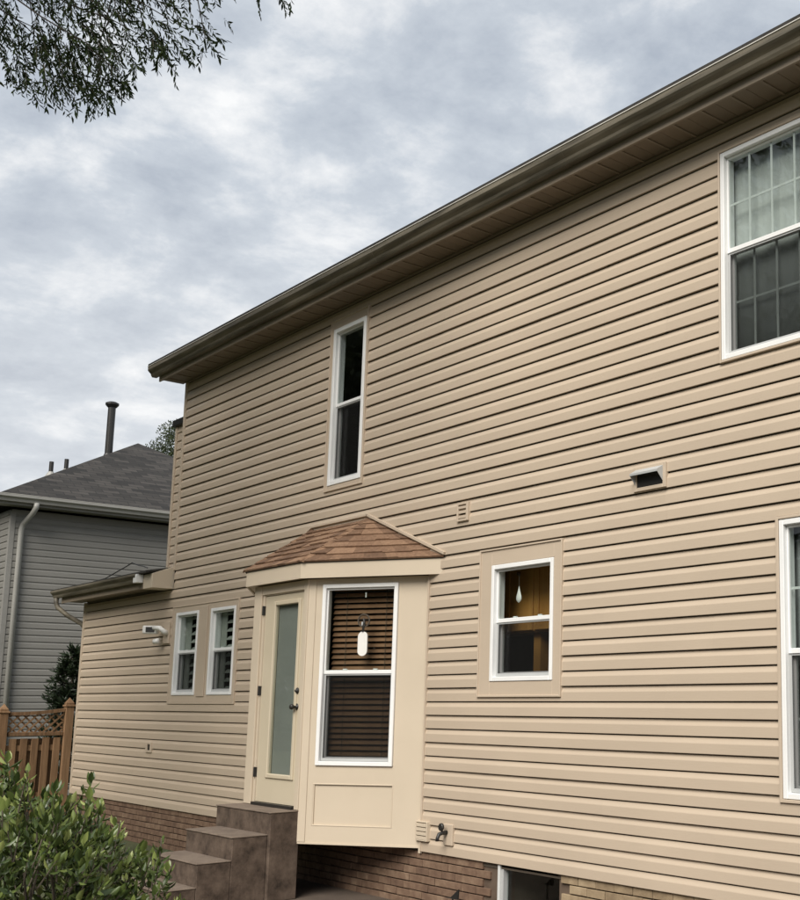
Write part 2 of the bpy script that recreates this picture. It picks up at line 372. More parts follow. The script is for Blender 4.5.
for c in range(ncrs):
    lo = Z0+c*CRS; hi = min(lo+CRS, ZT-.01)
    left = XE+.045 if lo < ZE-.02 else XL+.045
    if lo < ZE < hi: left = XL+.045
    xs = sorted({left, XR-.05, *[v for h in OPEN for v in h[:2] if left < v < XR-.05]})
    run = []; prev = None
    for a, b in zip(xs, xs[1:]):
        fr = free_range((a+b)/2, lo, hi)
        if fr is None:
            if run: planks(c, run); run = []
            continue
        if run and abs(run[-1][2]-fr[0]) < 1e-6 and abs(run[-1][3]-fr[1]) < 1e-6: run[-1] = (run[-1][0], b, *fr)
        else: run.append((a, b, *fr))
    if run: planks(c, run)
# corner posts, starter lip
def post(x0, x1, z0, z1): MB().box(x0, x1, -.030, .06, z0, z1).build('corner_post', M['trim'], house, bev=.004)
post(XL-.012, XL+.05, ZE+.22, ZT-.02); post(XE-.012, XE+.05, Z0, ZE-.02); post(XR-.05, XR+.012, Z0, ZT-.02)
# side walls of main block and wing (clad with simple lap rows)
def side_clad(x, y0, y1, z0, z1, sgn, material, parent, name='side_siding'):
    m = MB(); z = z0
    while z < z1-.02:
        zt = min(z+CRS, z1); k = len(m.v); pr = [(0, .0), (0, .019), (.083, .017), (.10, .006), (zt-z, .005)]
        m.v += [(x+sgn*d, y0, z+h) for h, d in pr]+[(x+sgn*d, y1, z+h) for h, d in pr]
        for j in range(4): m.f.append((k+j, k+5+j, k+6+j, k+1+j))
        z += CRS
    o = m.build(name, material, parent); o['kind'] = 'stuff'; return o
side_clad(XL, .065, 8, ZE+.2, ZT, -1, M['siding'], house); side_clad(XE, .065, 6, Z0, ZE, -1, M['siding'], house); side_clad(XR, .065, 8, Z0, ZT, 1, M['siding'], house)
# chimney chase on the side of the main block
MB().box(-16.28, XL-.03, .14, 1.3, ZE+.25, 5.80).build('chimney_chase', M['backing'], house)
m = MB(); z = ZE+.25
while z < 5.78:
    zt = min(z+CRS, 5.80); k = len(m.v); pr = [(0, .0), (0, .019), (.083, .017), (.10, .006), (zt-z, .005)]
    m.v += [(-16.25, .138-d, z+h) for h, d in pr]+[(XL-.03, .138-d, z+h) for h, d in pr]
    for j in range(4): m.f.append((k+j, k+5+j, k+6+j, k+1+j))
    z += CRS
tag(m.build('chase_siding', M['siding'], house), kind='stuff')
MB().box(-16.31, -16.25, .105, .17, ZE+.25, 5.80).build('chase_corner_post', M['trim'], house, bev=.004)
MB().box(-16.35, XL-.02, .07, 1.35, 5.801, 5.90).build('chase_cap', M['black'], house, bev=.008)

# soffit, fascia, gutter and roof of the main block
FY = -.335
sof = MB().box(XL-.16, XR+.2, FY+.02, .005, ZT+.012, ZT+.03).build('soffit', M['backing'], house)
x = XL-.15; pm = MB().box(0, .297, FY+.022, -.004, 0, .010).mesh('soffit_panel', M['soffit'], bev=.0025)
rib = MB().box(0, .022, FY+.022, -.004, -.010, .0).mesh('soffit_rib', M['fascia'])
while x < .4:
    q = link('soffit_panel', pm, sof, (x, 0, ZT)); link('soffit_rib', rib, q, (.145, 0, -.0005)); x += .30
tag(MB().box(x, XR+.2, FY+.022, -.004, ZT, ZT+.01).build('soffit_panel', M['soffit'], sof))
MB().box(XL+.0, XR, -.034, -.004, ZT-.022, ZT-.001).build('frieze_channel', M['soffit'], house, bev=.003)
MB().box(XL-.17, XR+.2, FY-.002, FY+.02, ZT-.025, ZT+.17).build('fascia', M['fascia'], house, bev=.003)
def gutter(x0, x1, yb, zb, parent, material, h=.125, d=.125, name='gutter'):
    p = [(yb, zb+h), (yb, zb), (yb-.06*d/.125, zb), (yb-.075*d/.125, zb+.022), (yb-.082*d/.125, zb+.045), (yb-.112*d/.125, zb+.072), (yb-d, zb+.088), (yb-d, zb+h), (yb-d+.014, zb+h+.003), (yb-d+.014, zb+h-.008), (yb-d+.006, zb+.092), (yb-.1*d/.125, zb+.078), (yb-.07*d/.125, zb+.05), (yb-.055*d/.125, zb+.006), (yb-.004, zb+.006), (yb-.004, zb+h)]
    g = MB().extrude_x(p, x0, x1).build(name, material, parent)
    for xe in (x0, x1):
        e = MB(); q = p[1:8]+[(yb, zb+h)]
        e.extrude_x([(a, b) for a, b in q], xe-.004 if xe == x0 else xe+.0005, xe-.0005 if xe == x0 else xe+.004).build('end_cap', material, g)
    return g
G = gutter(XL-.26, XR+.25, FY-.004, ZT+.045, house, M['gutter'], h=.135)
MB().box(XL-.27, XR+.26, FY-.135, FY-.108, ZT+.183, ZT+.190).build('gutter_lip', M['drip'], G)
x = XL+.3
hm = MB().box(0, .02, FY-.118, FY-.004, 0, .006).mesh('gutter_hanger', M['gutter'])
while x < 0: link('gutter_hanger', hm, G, (x, 0, ZT+.170)); x += .61
for xs_ in (-13.1, -10.05, -7.0, -3.95, -.9):
    MB().extrude_x([(FY-.0045, ZT+.043), (FY-.066, ZT+.043), (FY-.082, ZT+.066), (FY-.089, ZT+.089), (FY-.119, ZT+.116), (FY-.1315, ZT+.132), (FY-.1315, ZT+.178), (FY-.1295, ZT+.178), (FY-.1295, ZT+.133), (FY-.116, ZT+.117), (FY-.0865, ZT+.09), (FY-.0795, ZT+.067), (FY-.064, ZT+.0448), (FY-.0045, ZT+.0448)], xs_-.05, xs_+.05).build('gutter_joint', M['gutter'], G)
rise = .42
rf = MB()
yr = 4.0; zr = ZT+.21+(yr+.44)*rise
rf.hexa([(XL-.27, FY-.125, ZT+.192), (XR+.3, FY-.125, ZT+.192), (XR+.3, yr, zr-.02), (XL-.27, yr, zr-.02), (XL-.27, FY-.128, ZT+.222), (XR+.3, FY-.128, ZT+.222), (XR+.3, yr, zr+.015), (XL-.27, yr, zr+.015)])
rf.hexa([(XL-.27, yr+.001, zr-.02), (XR+.3, yr+.001, zr-.02), (XR+.3, 8.5, ZT+.19), (XL-.27, 8.5, ZT+.19), (XL-.27, yr+.001, zr+.015), (XR+.3, yr+.001, zr+.015), (XR+.3, 8.5, ZT+.22), (XL-.27, 8.5, ZT+.22)])
roof = rf.build('roof', M['asphalt'], house)
# gable ends + rake boards
for xx, s in ((XL, -1), (XR, 1)):
    MB().poly([(xx-.0*s, .06, ZT), (xx, 8, ZT), (xx, yr, zr-.05)]).build('gable', M['siding'], house)
    xa, xb = sorted((xx+s*.16, xx+s*.13))
    MB().hexa([(xa, FY+.01, ZT-.02), (xb, FY+.01, ZT-.02), (xb, yr, zr-.16), (xa, yr, zr-.16), (xa, FY+.01, ZT+.20), (xb, FY+.01, ZT+.20), (xb, yr, zr-.025), (xa, yr, zr-.025)]).build('rake_board', M['fascia'], house)
# wing roof
WY = -.30
w0, w1 = XE-.20, XL-.02
MB().box(w0, w1-.3, WY+.01, -.004, ZE-.006, ZE+.008).build('wing_soffit', M['soffit'], house)
MB().box(w0, w1-.30, WY-.004, WY+.009, ZE-.03, ZE+.15).build('wing_fascia', M['fascia'], house, bev=.002)
g2 = gutter(w0-.2, w1-.33, WY-.008, ZE+.055, house, M['gutter'], h=.115, d=.11, name='wing_gutter')
wr = MB(); fl, fr_ = Vector((w0-.2, WY-.078, ZE+.196)), Vector((w1, WY-.078, ZE+.196)); hp = Vector((w1, .22, ZE+.196+.298*.42)); bl, bk = Vector((w0-.2, 6.3, ZE+.19)), Vector((w1, 6.3, ZE+.24))
dn = Vector((0, 0, -.026))
wr.poly([fl, fr_, hp]).poly([fl, hp, bk, bl]).poly([fl+dn, bl+dn, bk+dn, hp+dn, fr_+dn]).poly([fl, fl+dn, fr_+dn, fr_]).poly([fr_, fr_+dn, hp+dn, hp]).poly([hp, hp+dn, bk+dn, bk]).poly([fl, bl, bl+dn, fl+dn])
wr.build('wing_roof', M['asphalt'], house)
# boxed eave return
MB().hexa([(w1-.29, WY, ZE-.035), (w1+.03, WY, ZE-.035), (w1+.03, -.006, ZE-.035), (w1-.29, -.006, ZE-.035), (w1-.29, WY, ZE+.158), (w1+.03, WY, ZE+.158), (w1+.03, -.006, ZE+.28), (w1-.29, -.006, ZE+.28)]).build('eave_return', M['bay'], house, bev=.003)
MB().box(w1-.40, w1-.285, WY-.10, WY-.004, ZE+.05, ZE+.165).build('gutter_end', M['white'], g2, bev=.004)
# downspout elbow and pipe round the wing corner
def flat_pipe(pts, wx, wy, name, material, parent):
    m = MB(); k = 0
    for p in pts:
        m.v += [(p[0]-wx, p[1]-wy, p[2]), (p[0]+wx, p[1]-wy, p[2]), (p[0]+wx, p[1]+wy, p[2]), (p[0]-wx, p[1]+wy, p[2])]
    for i in range(len(pts)-1):
        for j in range(4):
            j2 = (j+1) % 4; m.f.append((i*4+j, i*4+j2, i*4+4+j2, i*4+4+j))
    return m.build(name, material, parent)
MB().tube([(w0-.10, WY-.05, ZE+.06), (w0-.10, WY-.05, ZE-.02), (w0-.07, WY-.03, ZE-.09), (w0+.02, WY+.10, ZE-.22), (XE-.08, -.02, ZE-.34), (XE-.05, .03, ZE-.42), (XE-.05, .05, ZE-.55), (XE-.05, .06, .4)], .036, 10).build('downspout', M['gutter'], house, smooth=True)

# ------------------------------------------------------------------ brick foundation
BW = (-8.245, -7.425)                     # basement window
found = MB().box(XE+.02, BW[0], .022, .2, -.1, .489).box(BW[1], XR-.02, .022, .2, -.1, .489).build('foundation', M['mortar'], house)
MB().box(XE+.02, XE+.2, .2, 6, -.1, .46).box(XL, XL+.2, 6, 8, -.1, .46).box(XR-.2, XR-.02, .2, 8, -.1, .46).box(XE+.2, XL, 5.8, 6, -.1, .46).box(XL+.2, XR-.2, 7.8, 8, -.1, .46).build('rear_foundation', M['mortar'], house)
BX, BZ = .2135, .0735
bm_ = MB().box(-.1040, .1040, -.012, .02, -.0315, .0315).mesh('brick', M['brick'], bev=.003)
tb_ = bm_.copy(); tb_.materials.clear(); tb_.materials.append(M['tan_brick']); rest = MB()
for r in range(7):
    zc = .455-BZ*r; x = XE+.12-(BX/2 if r % 2 else 0)
    while x < XR-.1:
        a, b = x-.1015, x+.1015
        if b > BW[0]-.03 and a < BW[1]+.03: x += BX; continue
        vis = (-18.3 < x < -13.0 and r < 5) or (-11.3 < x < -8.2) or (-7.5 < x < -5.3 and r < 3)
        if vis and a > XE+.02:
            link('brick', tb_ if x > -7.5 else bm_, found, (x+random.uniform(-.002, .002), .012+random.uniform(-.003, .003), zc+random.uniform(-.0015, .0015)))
        elif a > XE+.02: rest.box(a, b, .0, .03, zc-.0315, zc+.0315)
        x += BX
tag(rest.build('brickwork', M['brick'], found), kind='stuff')

# ------------------------------------------------------------------ windows
def frame_bars(m, x0, x1, z0, z1, wl, wr, wt, wb, y0, y1):
    m.box(x0, x0+wl, y0, y1, z0, z1); m.box(x1-wr, x1, y0, y1, z0, z1)
    m.box(x0+wl, x1-wr, y0, y1, z1-wt, z1); m.box(x0+wl, x1-wr, y0, y1, z0, z0+wb); return m
def window(W, H, split, parent, loc, rz, casing=None, cols=0, rows=1, screen=True, out=.03, fw=.040, cmat='trim', label=None, muntin_cols_w=None):
    """double hung window; local x along the wall, y inwards, z up, origin at the lower left of the white frame"""
    fr = frame_bars(MB(), 0, W, 0, H, fw, fw, fw, fw, -out, .095).build('window', M['white'], parent, bev=.004, loc=loc, rz=rz)
    if label: fr['label'] = label
    if casing:
        l_, r_, b_, t_ = casing
        for nm, bx in (('casing', (-l_, -.003, -b_, H+t_)), ('casing', (W+.003, W+r_, -b_, H+t_)), ('casing', (-.002, W+.002, H+.003, H+t_)), ('casing', (-.002, W+.002, -b_, -.003))):
            if bx[1]-bx[0] > .005 and bx[3]-bx[2] > .005: MB().box(bx[0], bx[1], -out+.008 if min(l_, r_) > .03 else -.036, .01, bx[2], bx[3]).build(nm, M[cmat], fr, bev=.003)
        if min(l_, r_) > .03:                                # raised outer lip of the wide casings
            frame_bars(MB(), -l_-.012, W+r_+.012, -b_-.014, H+t_+.012, .016, .016, .016, .018, -out-.004, .005).build('casing_lip', M[cmat], fr, bev=.003)
    s = split
    a0, a1 = fw, W-fw
    # upper sash is the outer one
    frame_bars(MB(), a0+.001, a1-.001, s-.018, H-fw-.001, .016, .016, .018, .036, .004, .034).build('sash', M['white'], fr, bev=.003)
    frame_bars(MB(), a0+.001, a1-.001, fw+.001, s+.022, .03, .03, .04, .04, .046, .078).build('sash', M['white'], fr, bev=.003)
    MB().box(a0+.02, a1-.02, .016, .022, s+.01, H-fw-.02).build('pane', M['glass'], fr)
    MB().box(a0+.032, a1-.032, .060, .066, fw+.04, s-.005).build('pane', M['glass'], fr)
    if screen:
        frame_bars(MB(), a0+.002, a1-.002, fw+.002, s-.02, .02, .02, .012, .028, .012, .026).build('screen_frame', M['greyframe'], fr, bev=.002)
        MB().box(a0+.02, a1-.02, .018, .0195, fw+.028, s-.03).build('insect_screen', M['screen'], fr)
    for k in (-1, 1):                     # sash locks
        MB().box(W/2+k*W*.2-.022, W/2+k*W*.2+.022, .036, .06, s+.020, s+.034).build('sash_lock', M['white'], fr, bev=.003)
    if cols:
        zs = [(s+.012, H-fw-.018, .023), (fw+.042, s-.012, .067)]
        for z0, z1, y in zs:
            for i in range(1, cols):
                xc = a0+(a1-a0)*i/cols; MB().box(xc-.009, xc+.009, y, y+.006, z0, z1).build('muntin', M['muntin'], fr)
            for j in range(1, rows):
                zc = z0+(z1-z0)*j/rows; MB().box(a0+.02, a1-.02, y+.0065, y+.012, zc-.009, zc+.009).build('muntin', M['muntin'], fr)
    return fr
def wall_window(key, label, **kw):
    d = WINS[key]; f = d['f']; c = d['c']
    cs = (f[0]-c[0]-.004, c[1]-f[1]-.004, f[2]-c[2]-.004, c[3]-f[3]-.004) if c else None
    return window(f[1]-f[0], f[3]-f[2], d['split']-f[2], house, (f[0], 0, f[2]), 0, casing=cs, label=label, **kw)
wall_window('kitchen', 'white window in a wide beige surround right of the bay', out=.034)
wall_window('tall', 'tall narrow upstairs window', out=.034, fw=.052)
wall_window('upper', 'upstairs window with white grilles', cols=4, rows=2)
wall_window('lower', 'downstairs window at the right with grey curtains', cols=3, rows=2, screen=True)
wall_window('twinA', 'left one of the twin windows', out=.036)
wall_window('twinB', 'right one of the twin windows', out=.036)
# shared casing of the twin windows
tc_ = MB()
fa, fb = WINS['twinA']['f'], WINS['twinB']['f']
tw = frame_bars(MB(), *TWC, .018, .018, .016, .02, -.034, .01).build('twin_window_casing', M['trim'], house, bev=.003)
for bx in ((TWC[0]+.019, fa[0]-.003, TWC[2]+.021, TWC[3]-.017), (fa[1]+.003, fb[0]-.003, TWC[2]+.021, TWC[3]-.017), (fb[1]+.003, TWC[1]-.019, TWC[2]+.021, TWC[3]-.017),
           (fa[0]-.002, fa[1]+.002, TWC[2]+.021, fa[2]-.003), (fa[0]-.002, fa[1]+.002, fa[3]+.003, TWC[3]-.017), (fb[0]-.002, fb[1]+.002, TWC[2]+.021, fb[2]-.003), (fb[0]-.002, fb[1]+.002, fb[3]+.003, TWC[3]-.017)):
    MB().box(bx[0], bx[1], -.026, .01, bx[2], bx[3]).build('casing', M['trim'], tw, bev=.002)
MB().box((fa[1]+fb[0])/2-.11, (fa[1]+fb[0])/2+.11, -.038, -.0265, fa[2]-.02, fa[3]+.05).build('mullion_cover', M['trim'], tw, bev=.004)
# rooms behind the windows
def room(x0, x1, z0, z1, d=2.6):
    m = MB(); y0, y1 = .112, d
    m.poly([(x0, y1, z0), (x1, y1, z0), (x1, y1, z1), (x0, y1, z1)]); m.poly([(x0, y0, z0), (x0, y1, z0), (x0, y1, z1), (x0, y0, z1)]); m.poly([(x1, y0, z0), (x1, y1, z0), (x1, y1, z1), (x1, y0, z1)])
    m.poly([(x0, y0, z0), (x1, y0, z0), (x1, y1, z0), (x0, y1, z0)]); m.poly([(x0, y0, z1), (x1, y0, z1), (x1, y1, z1), (x0, y1, z1)])
    m.build('room', M['room'], house)
room(-9.2, -6.4, .95, 3.32); room(-12.6, -9.9, 3.6, 6.25, 3.2); room(-6.2, -3.9, 3.6, 6.25); room(-6.1, -3.3, .95, 3.32); room(-15.68, -13.3, .95, 3.3)
# basement window
bw = MB().box(BW[0]+.015, BW[0]+.045, -.006, .08, .0, .486).box(BW[0]+.045, BW[1], .012, .08, .465, .486).build('window', M['muntin'], house, bev=.003); bw['label'] = 'small dark basement window under the siding'
MB().box(BW[0]+.046, BW[0]+.075, .012, .07, .0, .449).box(BW[0]+.075, BW[1], .012, .07, .0, .03).build('sash', M['greyframe'], bw, bev=.002)
MB().box(BW[0]+.07, BW[1]-.005, .055, .060, .02, .449).build('pane', M['glass'], bw)
m = MB(); x0, x1, y0, y1, z0, z1 = BW[0]+.0, BW[1]+.0, .20, 1.6, .004, .47
m.poly([(x0, y1, z0), (x1, y1, z0), (x1, y1, z1), (x0, y1, z1)]); m.poly([(x0, y0, z0), (x0, y1, z0), (x0, y1, z1), (x0, y0, z1)]); m.poly([(x1, y0, z0), (x1, y1, z0), (x1, y1, z1), (x1, y0, z1)])
m.poly([(x0, y0, z0), (x1, y0, z0), (x1, y1, z0), (x0, y1, z0)]); m.poly([(x0, y0, z1), (x1, y0, z1), (x1, y1, z1), (x0, y1, z1)]); m.build('room', M['backing'], house)

# ------------------------------------------------------------------ bay
A30 = R(30.0); BT = Vector((math.cos(A30), math.sin(A30), 0)); BN = Vector((math.sin(A30), -math.cos(A30), 0))
BL = 1.34; P = Vector((BAYR, 0, 0))-BT*BL          # outer corner
YB = P.y; XDL = -11.735                           # door face plane, left end of the door face
BZ0, BZ1 = .522, 3.10
loc = (P.x, P.y, 0)
# window face in local coords (x 0..BL, y inwards)
WX0, WX1, WZ0, WZ1 = .168, 1.002, 1.266, 3.04
f = MB()
f.box(.0, WX0-.002, 0, .06, BZ0, BZ1); f.box(WX1+.002, BL, 0, .06, BZ0, BZ1)
f.box(WX0-.002, WX1+.002, 0, .06, WZ1+.002, BZ1); f.box(WX0-.002, WX1+.002, 0, .06, 1.092, WZ0-.002)
f.box(WX0-.020, WX1+.012, .014, .05, .693, 1.092); f.box(WX0-.002, WX1+.002, 0, .06, BZ0, .691)
bay = f.build('bay_wall', M['bay'], house, loc=loc, rz=A30)
MB().box(0.006, BL-.02, -.006, -.0005, BZ0-.004, BZ0+.012).build('bottom_edge', M['bay'], bay)
MB().box(BL-.035, BL+.004, -.012, -.001, BZ0-.05, BZ1-.01).build('edge_strip', M['bay'], bay, bev=.003)
MB().box(BAYR+.002, BAYR+.022, -.034, .01, Z0, BZ1).build('channel', M['trim'], house, bev=.003)
MB().box(-.002, .088, -.009, -.0005, BZ0+.013, BZ1-.002).build('corner_board', M['bay'], bay, bev=.003)
# picture-frame mouldings of the apron panel
frame_bars(MB(), WX0-.022, WX1+.014, .691, 1.094, .012, .012, .012, .012, -.004, .013).build('panel_moulding', M['bay'], bay, bev=.003)
bp_ = tuple(Vector(loc)+BT*WX0+Vector((0, 0, WZ0)))
window(WX1-WX0, WZ1-WZ0, 2.168-WZ0, house, bp_, A30, casing=None, out=.022, label='tall bay window with brown blinds')
# door face
XD0, XD1 = -11.535, -10.68                         # slab
d = MB()
d.box(XDL, XD0-.004, YB, YB+.06, BZ0, BZ1); d.box(XD1+.004, P.x+.0, YB, YB+.06, BZ0, BZ1); d.box(XD0-.004, XD1+.004, YB, YB+.06, 2.99, BZ1); d.box(XD0-.004, XD1+.004, YB+.02, YB+.06, BZ0, .845)
d.build('door_surround', M['bay'], house)
MB().box(XDL-.006, XD0-.045, YB-.022, YB-.0005, .835, BZ1-.004).build('door_trim', M['bay'], house, bev=.004)
MB().box(XD1+.035, P.x+.012, YB-.018, YB-.0005, .835, BZ1-.004).build('door_trim', M['bay'], house, bev=.004)
MB().box(XD0-.044, XD1+.034, YB-.016, YB-.0005, 3.0, BZ1-.004).build('door_trim', M['bay'], house, bev=.004)
MB().box(XD0-.01, XD1+.01, YB-.035, YB+.02, .834, .862).build('threshold', M['black'], house)
GX0, GX1, GZ0, GZ1 = -11.285, -10.785, 1.155, 2.875
ds = MB()
ds.box(XD0, GX0-.03, YB+.012, YB+.052, .866, 2.985); ds.box(GX1+.03, XD1, YB+.012, YB+.052, .866, 2.985)
ds.box(GX0-.03, GX1+.03, YB+.012, YB+.052, .866, GZ0-.03); ds.box(GX0-.03, GX1+.03, YB+.012, YB+.052, GZ1+.03, 2.985)
door = ds.build('door', M['door'], house); door['label'] = 'full glass door beside the bay window'
frame_bars(MB(), GX0-.045, GX1+.045, GZ0-.045, GZ1+.045, .045, .045, .045, .045, YB-.006, YB+.046).build('glass_frame', M['door'], door, bev=.007)
MB().box(GX0, GX1, YB+.018, YB+.024, GZ0, GZ1).build('pane', M['doorglass'], door)
MB().box(GX0-.01, GX1+.01, YB+.05, YB+.056, GZ0-.02, GZ1+.02).build('privacy_panel', M['dshade'], door)
for hz in (2.836, 1.995, 1.16): MB().tube([(XD0-.012, YB-.012, hz-.05), (XD0-.012, YB-.012, hz+.05)], .010, 8).box(XD0-.026, XD0+.002, YB-.010, YB+.012, hz-.048, hz+.048).build('hinge', M['black'], door)
kb = MB()
kx = -10.737
def lathe_y(m, cx, cz, y0, prof, seg=16):
    k = len(m.v)
    for dy, r in prof:
        for j in range(seg): t = 2*math.pi*j/seg; m.v.append((cx+r*math.cos(t), y0-dy, cz+r*math.sin(t)))
    for i in range(len(prof)-1):
        for j in range(seg): j2 = (j+1) % seg; m.f.append((k+i*seg+j, k+i*seg+j2, k+(i+1)*seg+j2, k+(i+1)*seg+j))
    m.f.append(tuple(k+(len(prof)-1)*seg+j for j in range(seg))); return m
lathe_y(MB(), kx, 1.83, YB+.013, [(0, .033), (.008, .033), (.010, .012), (.035, .012), (.042, .024), (.058, .029), (.072, .024), (.077, .008)]).build('door_knob', M['black'], door, smooth=True)
lathe_y(MB(), kx, 1.99, YB+.013, [(0, .031), (.010, .031), (.016, .024), (.018, .012), (.030, .011)]).build('deadbolt', M['black'], door, smooth=True)
# hidden left face, floor and head of the bay
Lc = Vector((XDL, YB, 0)); Lw = Vector((BAYL, 0, 0))
MB().prism([(Lc.x, Lc.y), (Lc.x+.05, Lc.y+.062), (Lw.x+.06, .0), (Lw.x, 0)], BZ0, BZ1).build('bay_side', M['bay'], house)
plan = [(XDL, YB+.002), (P.x, YB+.002), (BAYR-.01, 0), (BAYL+.01, 0)]
MB().prism([(Lw.x+.05, .0), (Lc.x+.03, YB+.02), (P.x-.01, YB+.02), (BAYR-.03, .0)], BZ0+.004, BZ0+.06).build('bay_floor', M['backing'], house)
MB().prism([(Lw.x+.05, .0), (Lc.x+.03, YB+.02), (P.x-.01, YB+.02), (BAYR-.03, .0)], BZ1-.03, BZ1-.004).build('bay_head', M['backing'], house)
m = MB(); x0, x1, y0, y1, z0, z1 = BAYL+.1, BAYR-.05, .06, 3., BZ0+.06, BZ1-.04
m.poly([(x0, y1, z0), (x1, y1, z0), (x1, y1, z1), (x0, y1, z1)]); m.poly([(x0, y0, z0), (x0, y1, z0), (x0, y1, z1), (x0, y0, z1)]); m.poly([(x1, y0, z0), (x1, y1, z0), (x1, y1, z1), (x1, y0, z1)])
m.poly([(x0, y0, z0), (x1, y0, z0), (x1, y1, z0), (x0, y1, z0)]); m.poly([(x0, y0, z1), (x1, y0, z1), (x1, y1, z1), (x0, y1, z1)]); m.build('room', M['room'], house)
# bay roof: overhanging fascia + shingled hip
OV = .115
def offset_corner(o):          # corner of the two overhang lines
    t = (o-o*math.cos(A30))/math.sin(A30)
    return Vector((P.x, YB-o, 0))+Vector((t, 0, 0))
Cr = offset_corner(OV); Er = Vector((BAYR, 0, 0))+BN*OV+BT*.12; Er = Cr+BT*((-.004-Cr.y)/BT.y)
tl = (OV-OV*math.cos(A30))/math.sin(A30); Cl = Vector((XDL-tl, YB-OV, 0)); El = Vector((Cl.x-(-.004-Cl.y)/math.tan(A30), -.004, 0))
FZ0, FZ1 = 3.098, 3.252
ring = [El, Cl, Cr, Er]
def inner(v, o=.022): return Vector((v.x, v.y+o, 0))
for a, b, nm in ((Cl, Cr, 'bay_fascia'), (Cr, Er, 'bay_fascia'), (El, Cl, 'bay_fascia')):
    u = (b-a).normalized(); n = Vector((u.y, -u.x, 0))
    a2, b2 = a-n*.02, b-n*.02
    MB().hexa([(*a.xy, FZ0), (*b.xy, FZ0), (*b2.xy, FZ0), (*a2.xy, FZ0), (*a.xy, FZ1), (*b.xy, FZ1), (*b2.xy, FZ1), (*a2.xy, FZ1)]).build(nm, M['bay'], house)
MB().prism([(v.x, v.y+.015) for v in (El+Vector((.06, -.015, 0)), Cl, Cr, Er+Vector((-.06, -.015, 0)))], FZ0+.012, FZ0+.03).build('bay_soffit', M['bay'], house)
ZP = 3.80; TL, TR = Vector((-11.80, -.006, ZP)), Vector((-10.615, -.006, ZP))
DE = .016
def up(v, z, o=0): return Vector((v.x, v.y, z))
c_l, c_r = up(Cl, FZ1+.004)+Vector((-.008, -DE, 0)), up(Cr, FZ1+.004)+Vector((.006, -DE, 0))
e_r = up(Er, FZ1+.004)+Vector((BN.x*DE+.02, 0, 0)); e_l = up(El, FZ1+.004)+Vector((-.03, 0, 0))
broof = MB().poly([c_l, c_r, TR, TL]).poly([c_r, e_r, TR]).poly([e_l, c_l, TL]).poly([e_l, TL, TR, e_r]).poly([e_l, e_r, c_r, c_l]).build('bay_roof', M['asphalt'], house)
def shingle_face(b0, b1, t0, t1, rows=7):
    """overlapping shingle tabs between the eave b0-b1 and the top edge t0-t1"""
    nrm = (b1-b0).cross(t0-b0).normalized()
    if nrm.z < 0: nrm = -nrm
    for r in range(rows):
        f0, f1 = r/rows, min(1, (r+1.25)/rows)
        La, Lb = b0.lerp(t0, f0), b0.lerp(t0, f1); Ra, Rb = b1.lerp(t1, f0), b1.lerp(t1, f1)
        wid = (Ra-La).length
        if wid < .06: continue
        s = random.uniform(-.15, 0)
        while s < wid:
            wd = random.choice((.12, .16, .2, .26, .3)); a, b = max(s, 0)/wid, min(s+wd, wid)/wid; s += wd
            if (b-a)*wid < .02: continue
            th = random.choice((.006, .0095, .013)); drop = random.choice((0, 0, -.012, .01))/max((t0-b0).length, .1)
            def pt(f, g, lift): 
                q0 = b0.lerp(t0, f); q1 = b1.lerp(t1, f); return q0.lerp(q1, g)+nrm*lift
            f00 = f0+(drop if r else 0)
            lo, hi = .014+th, .004
            MB().hexa([pt(f00, a, .003), pt(f00, b, .003), pt(f1, b, .001), pt(f1, a, .001), pt(f00, a, lo), pt(f00, b, lo), pt(f1, b, hi), pt(f1, a, hi)]).build('shingle', M['shingle'], broof)
shingle_face(c_l, c_r, TL, TR); shingle_face(c_r, e_r, TR, TR); shingle_face(e_l, c_l, TL, TL)
for a, b in ((c_r, TR), (c_l, TL)):
    u = (b-a).normalized(); sd = u.cross(Vector((0, 0, 1))).normalized(); L_ = (b-a).length; k = 0.
    nn = sd.cross(u).normalized()
    while k < L_-.03:
        k1 = min(k+.16, L_); p0, p1 = a+u*k, a+u*k1
        MB().hexa([p0-sd*.052-nn*.006, p0+nn*.016, p1+nn*.012, p1-sd*.052-nn*.012, p0-sd*.052+nn*.004, p0+nn*.030, p1+nn*.019, p1-sd*.052-nn*.004]).build('hip_shingle', M['shingle'], broof)
        MB().hexa([p0+nn*.016, p0+sd*.052-nn*.006, p1+sd*.052-nn*.012, p1+nn*.012, p0+nn*.030, p0+sd*.052+nn*.004, p1+sd*.052-nn*.004, p1+nn*.019]).build('hip_shingle', M['shingle'], broof)
        k = k1
def flash(a, b, wd=.035):
    u = (b-a).normalized(); n = Vector((-u.z, 0, u.x)); n = n if n.z > 0 else -n
    q = [a, b, b+n*wd, a+n*wd]
    MB().hexa([(v.x, -.048, v.z) for v in q]+[(v.x, -.016, v.z) for v in q]).build('wall_flashing', M['trim'], house, bev=.003)
flash(TR+Vector((0, 0, .022)), e_r+Vector((.02, 0, .02)), .03); flash(TL+Vector((-.01, 0, .02)), TR+Vector((.02, 0, .02)), .025); flash(e_l+Vector((-.02, 0, .02)), TL+Vector((0, 0, .022)), .025)

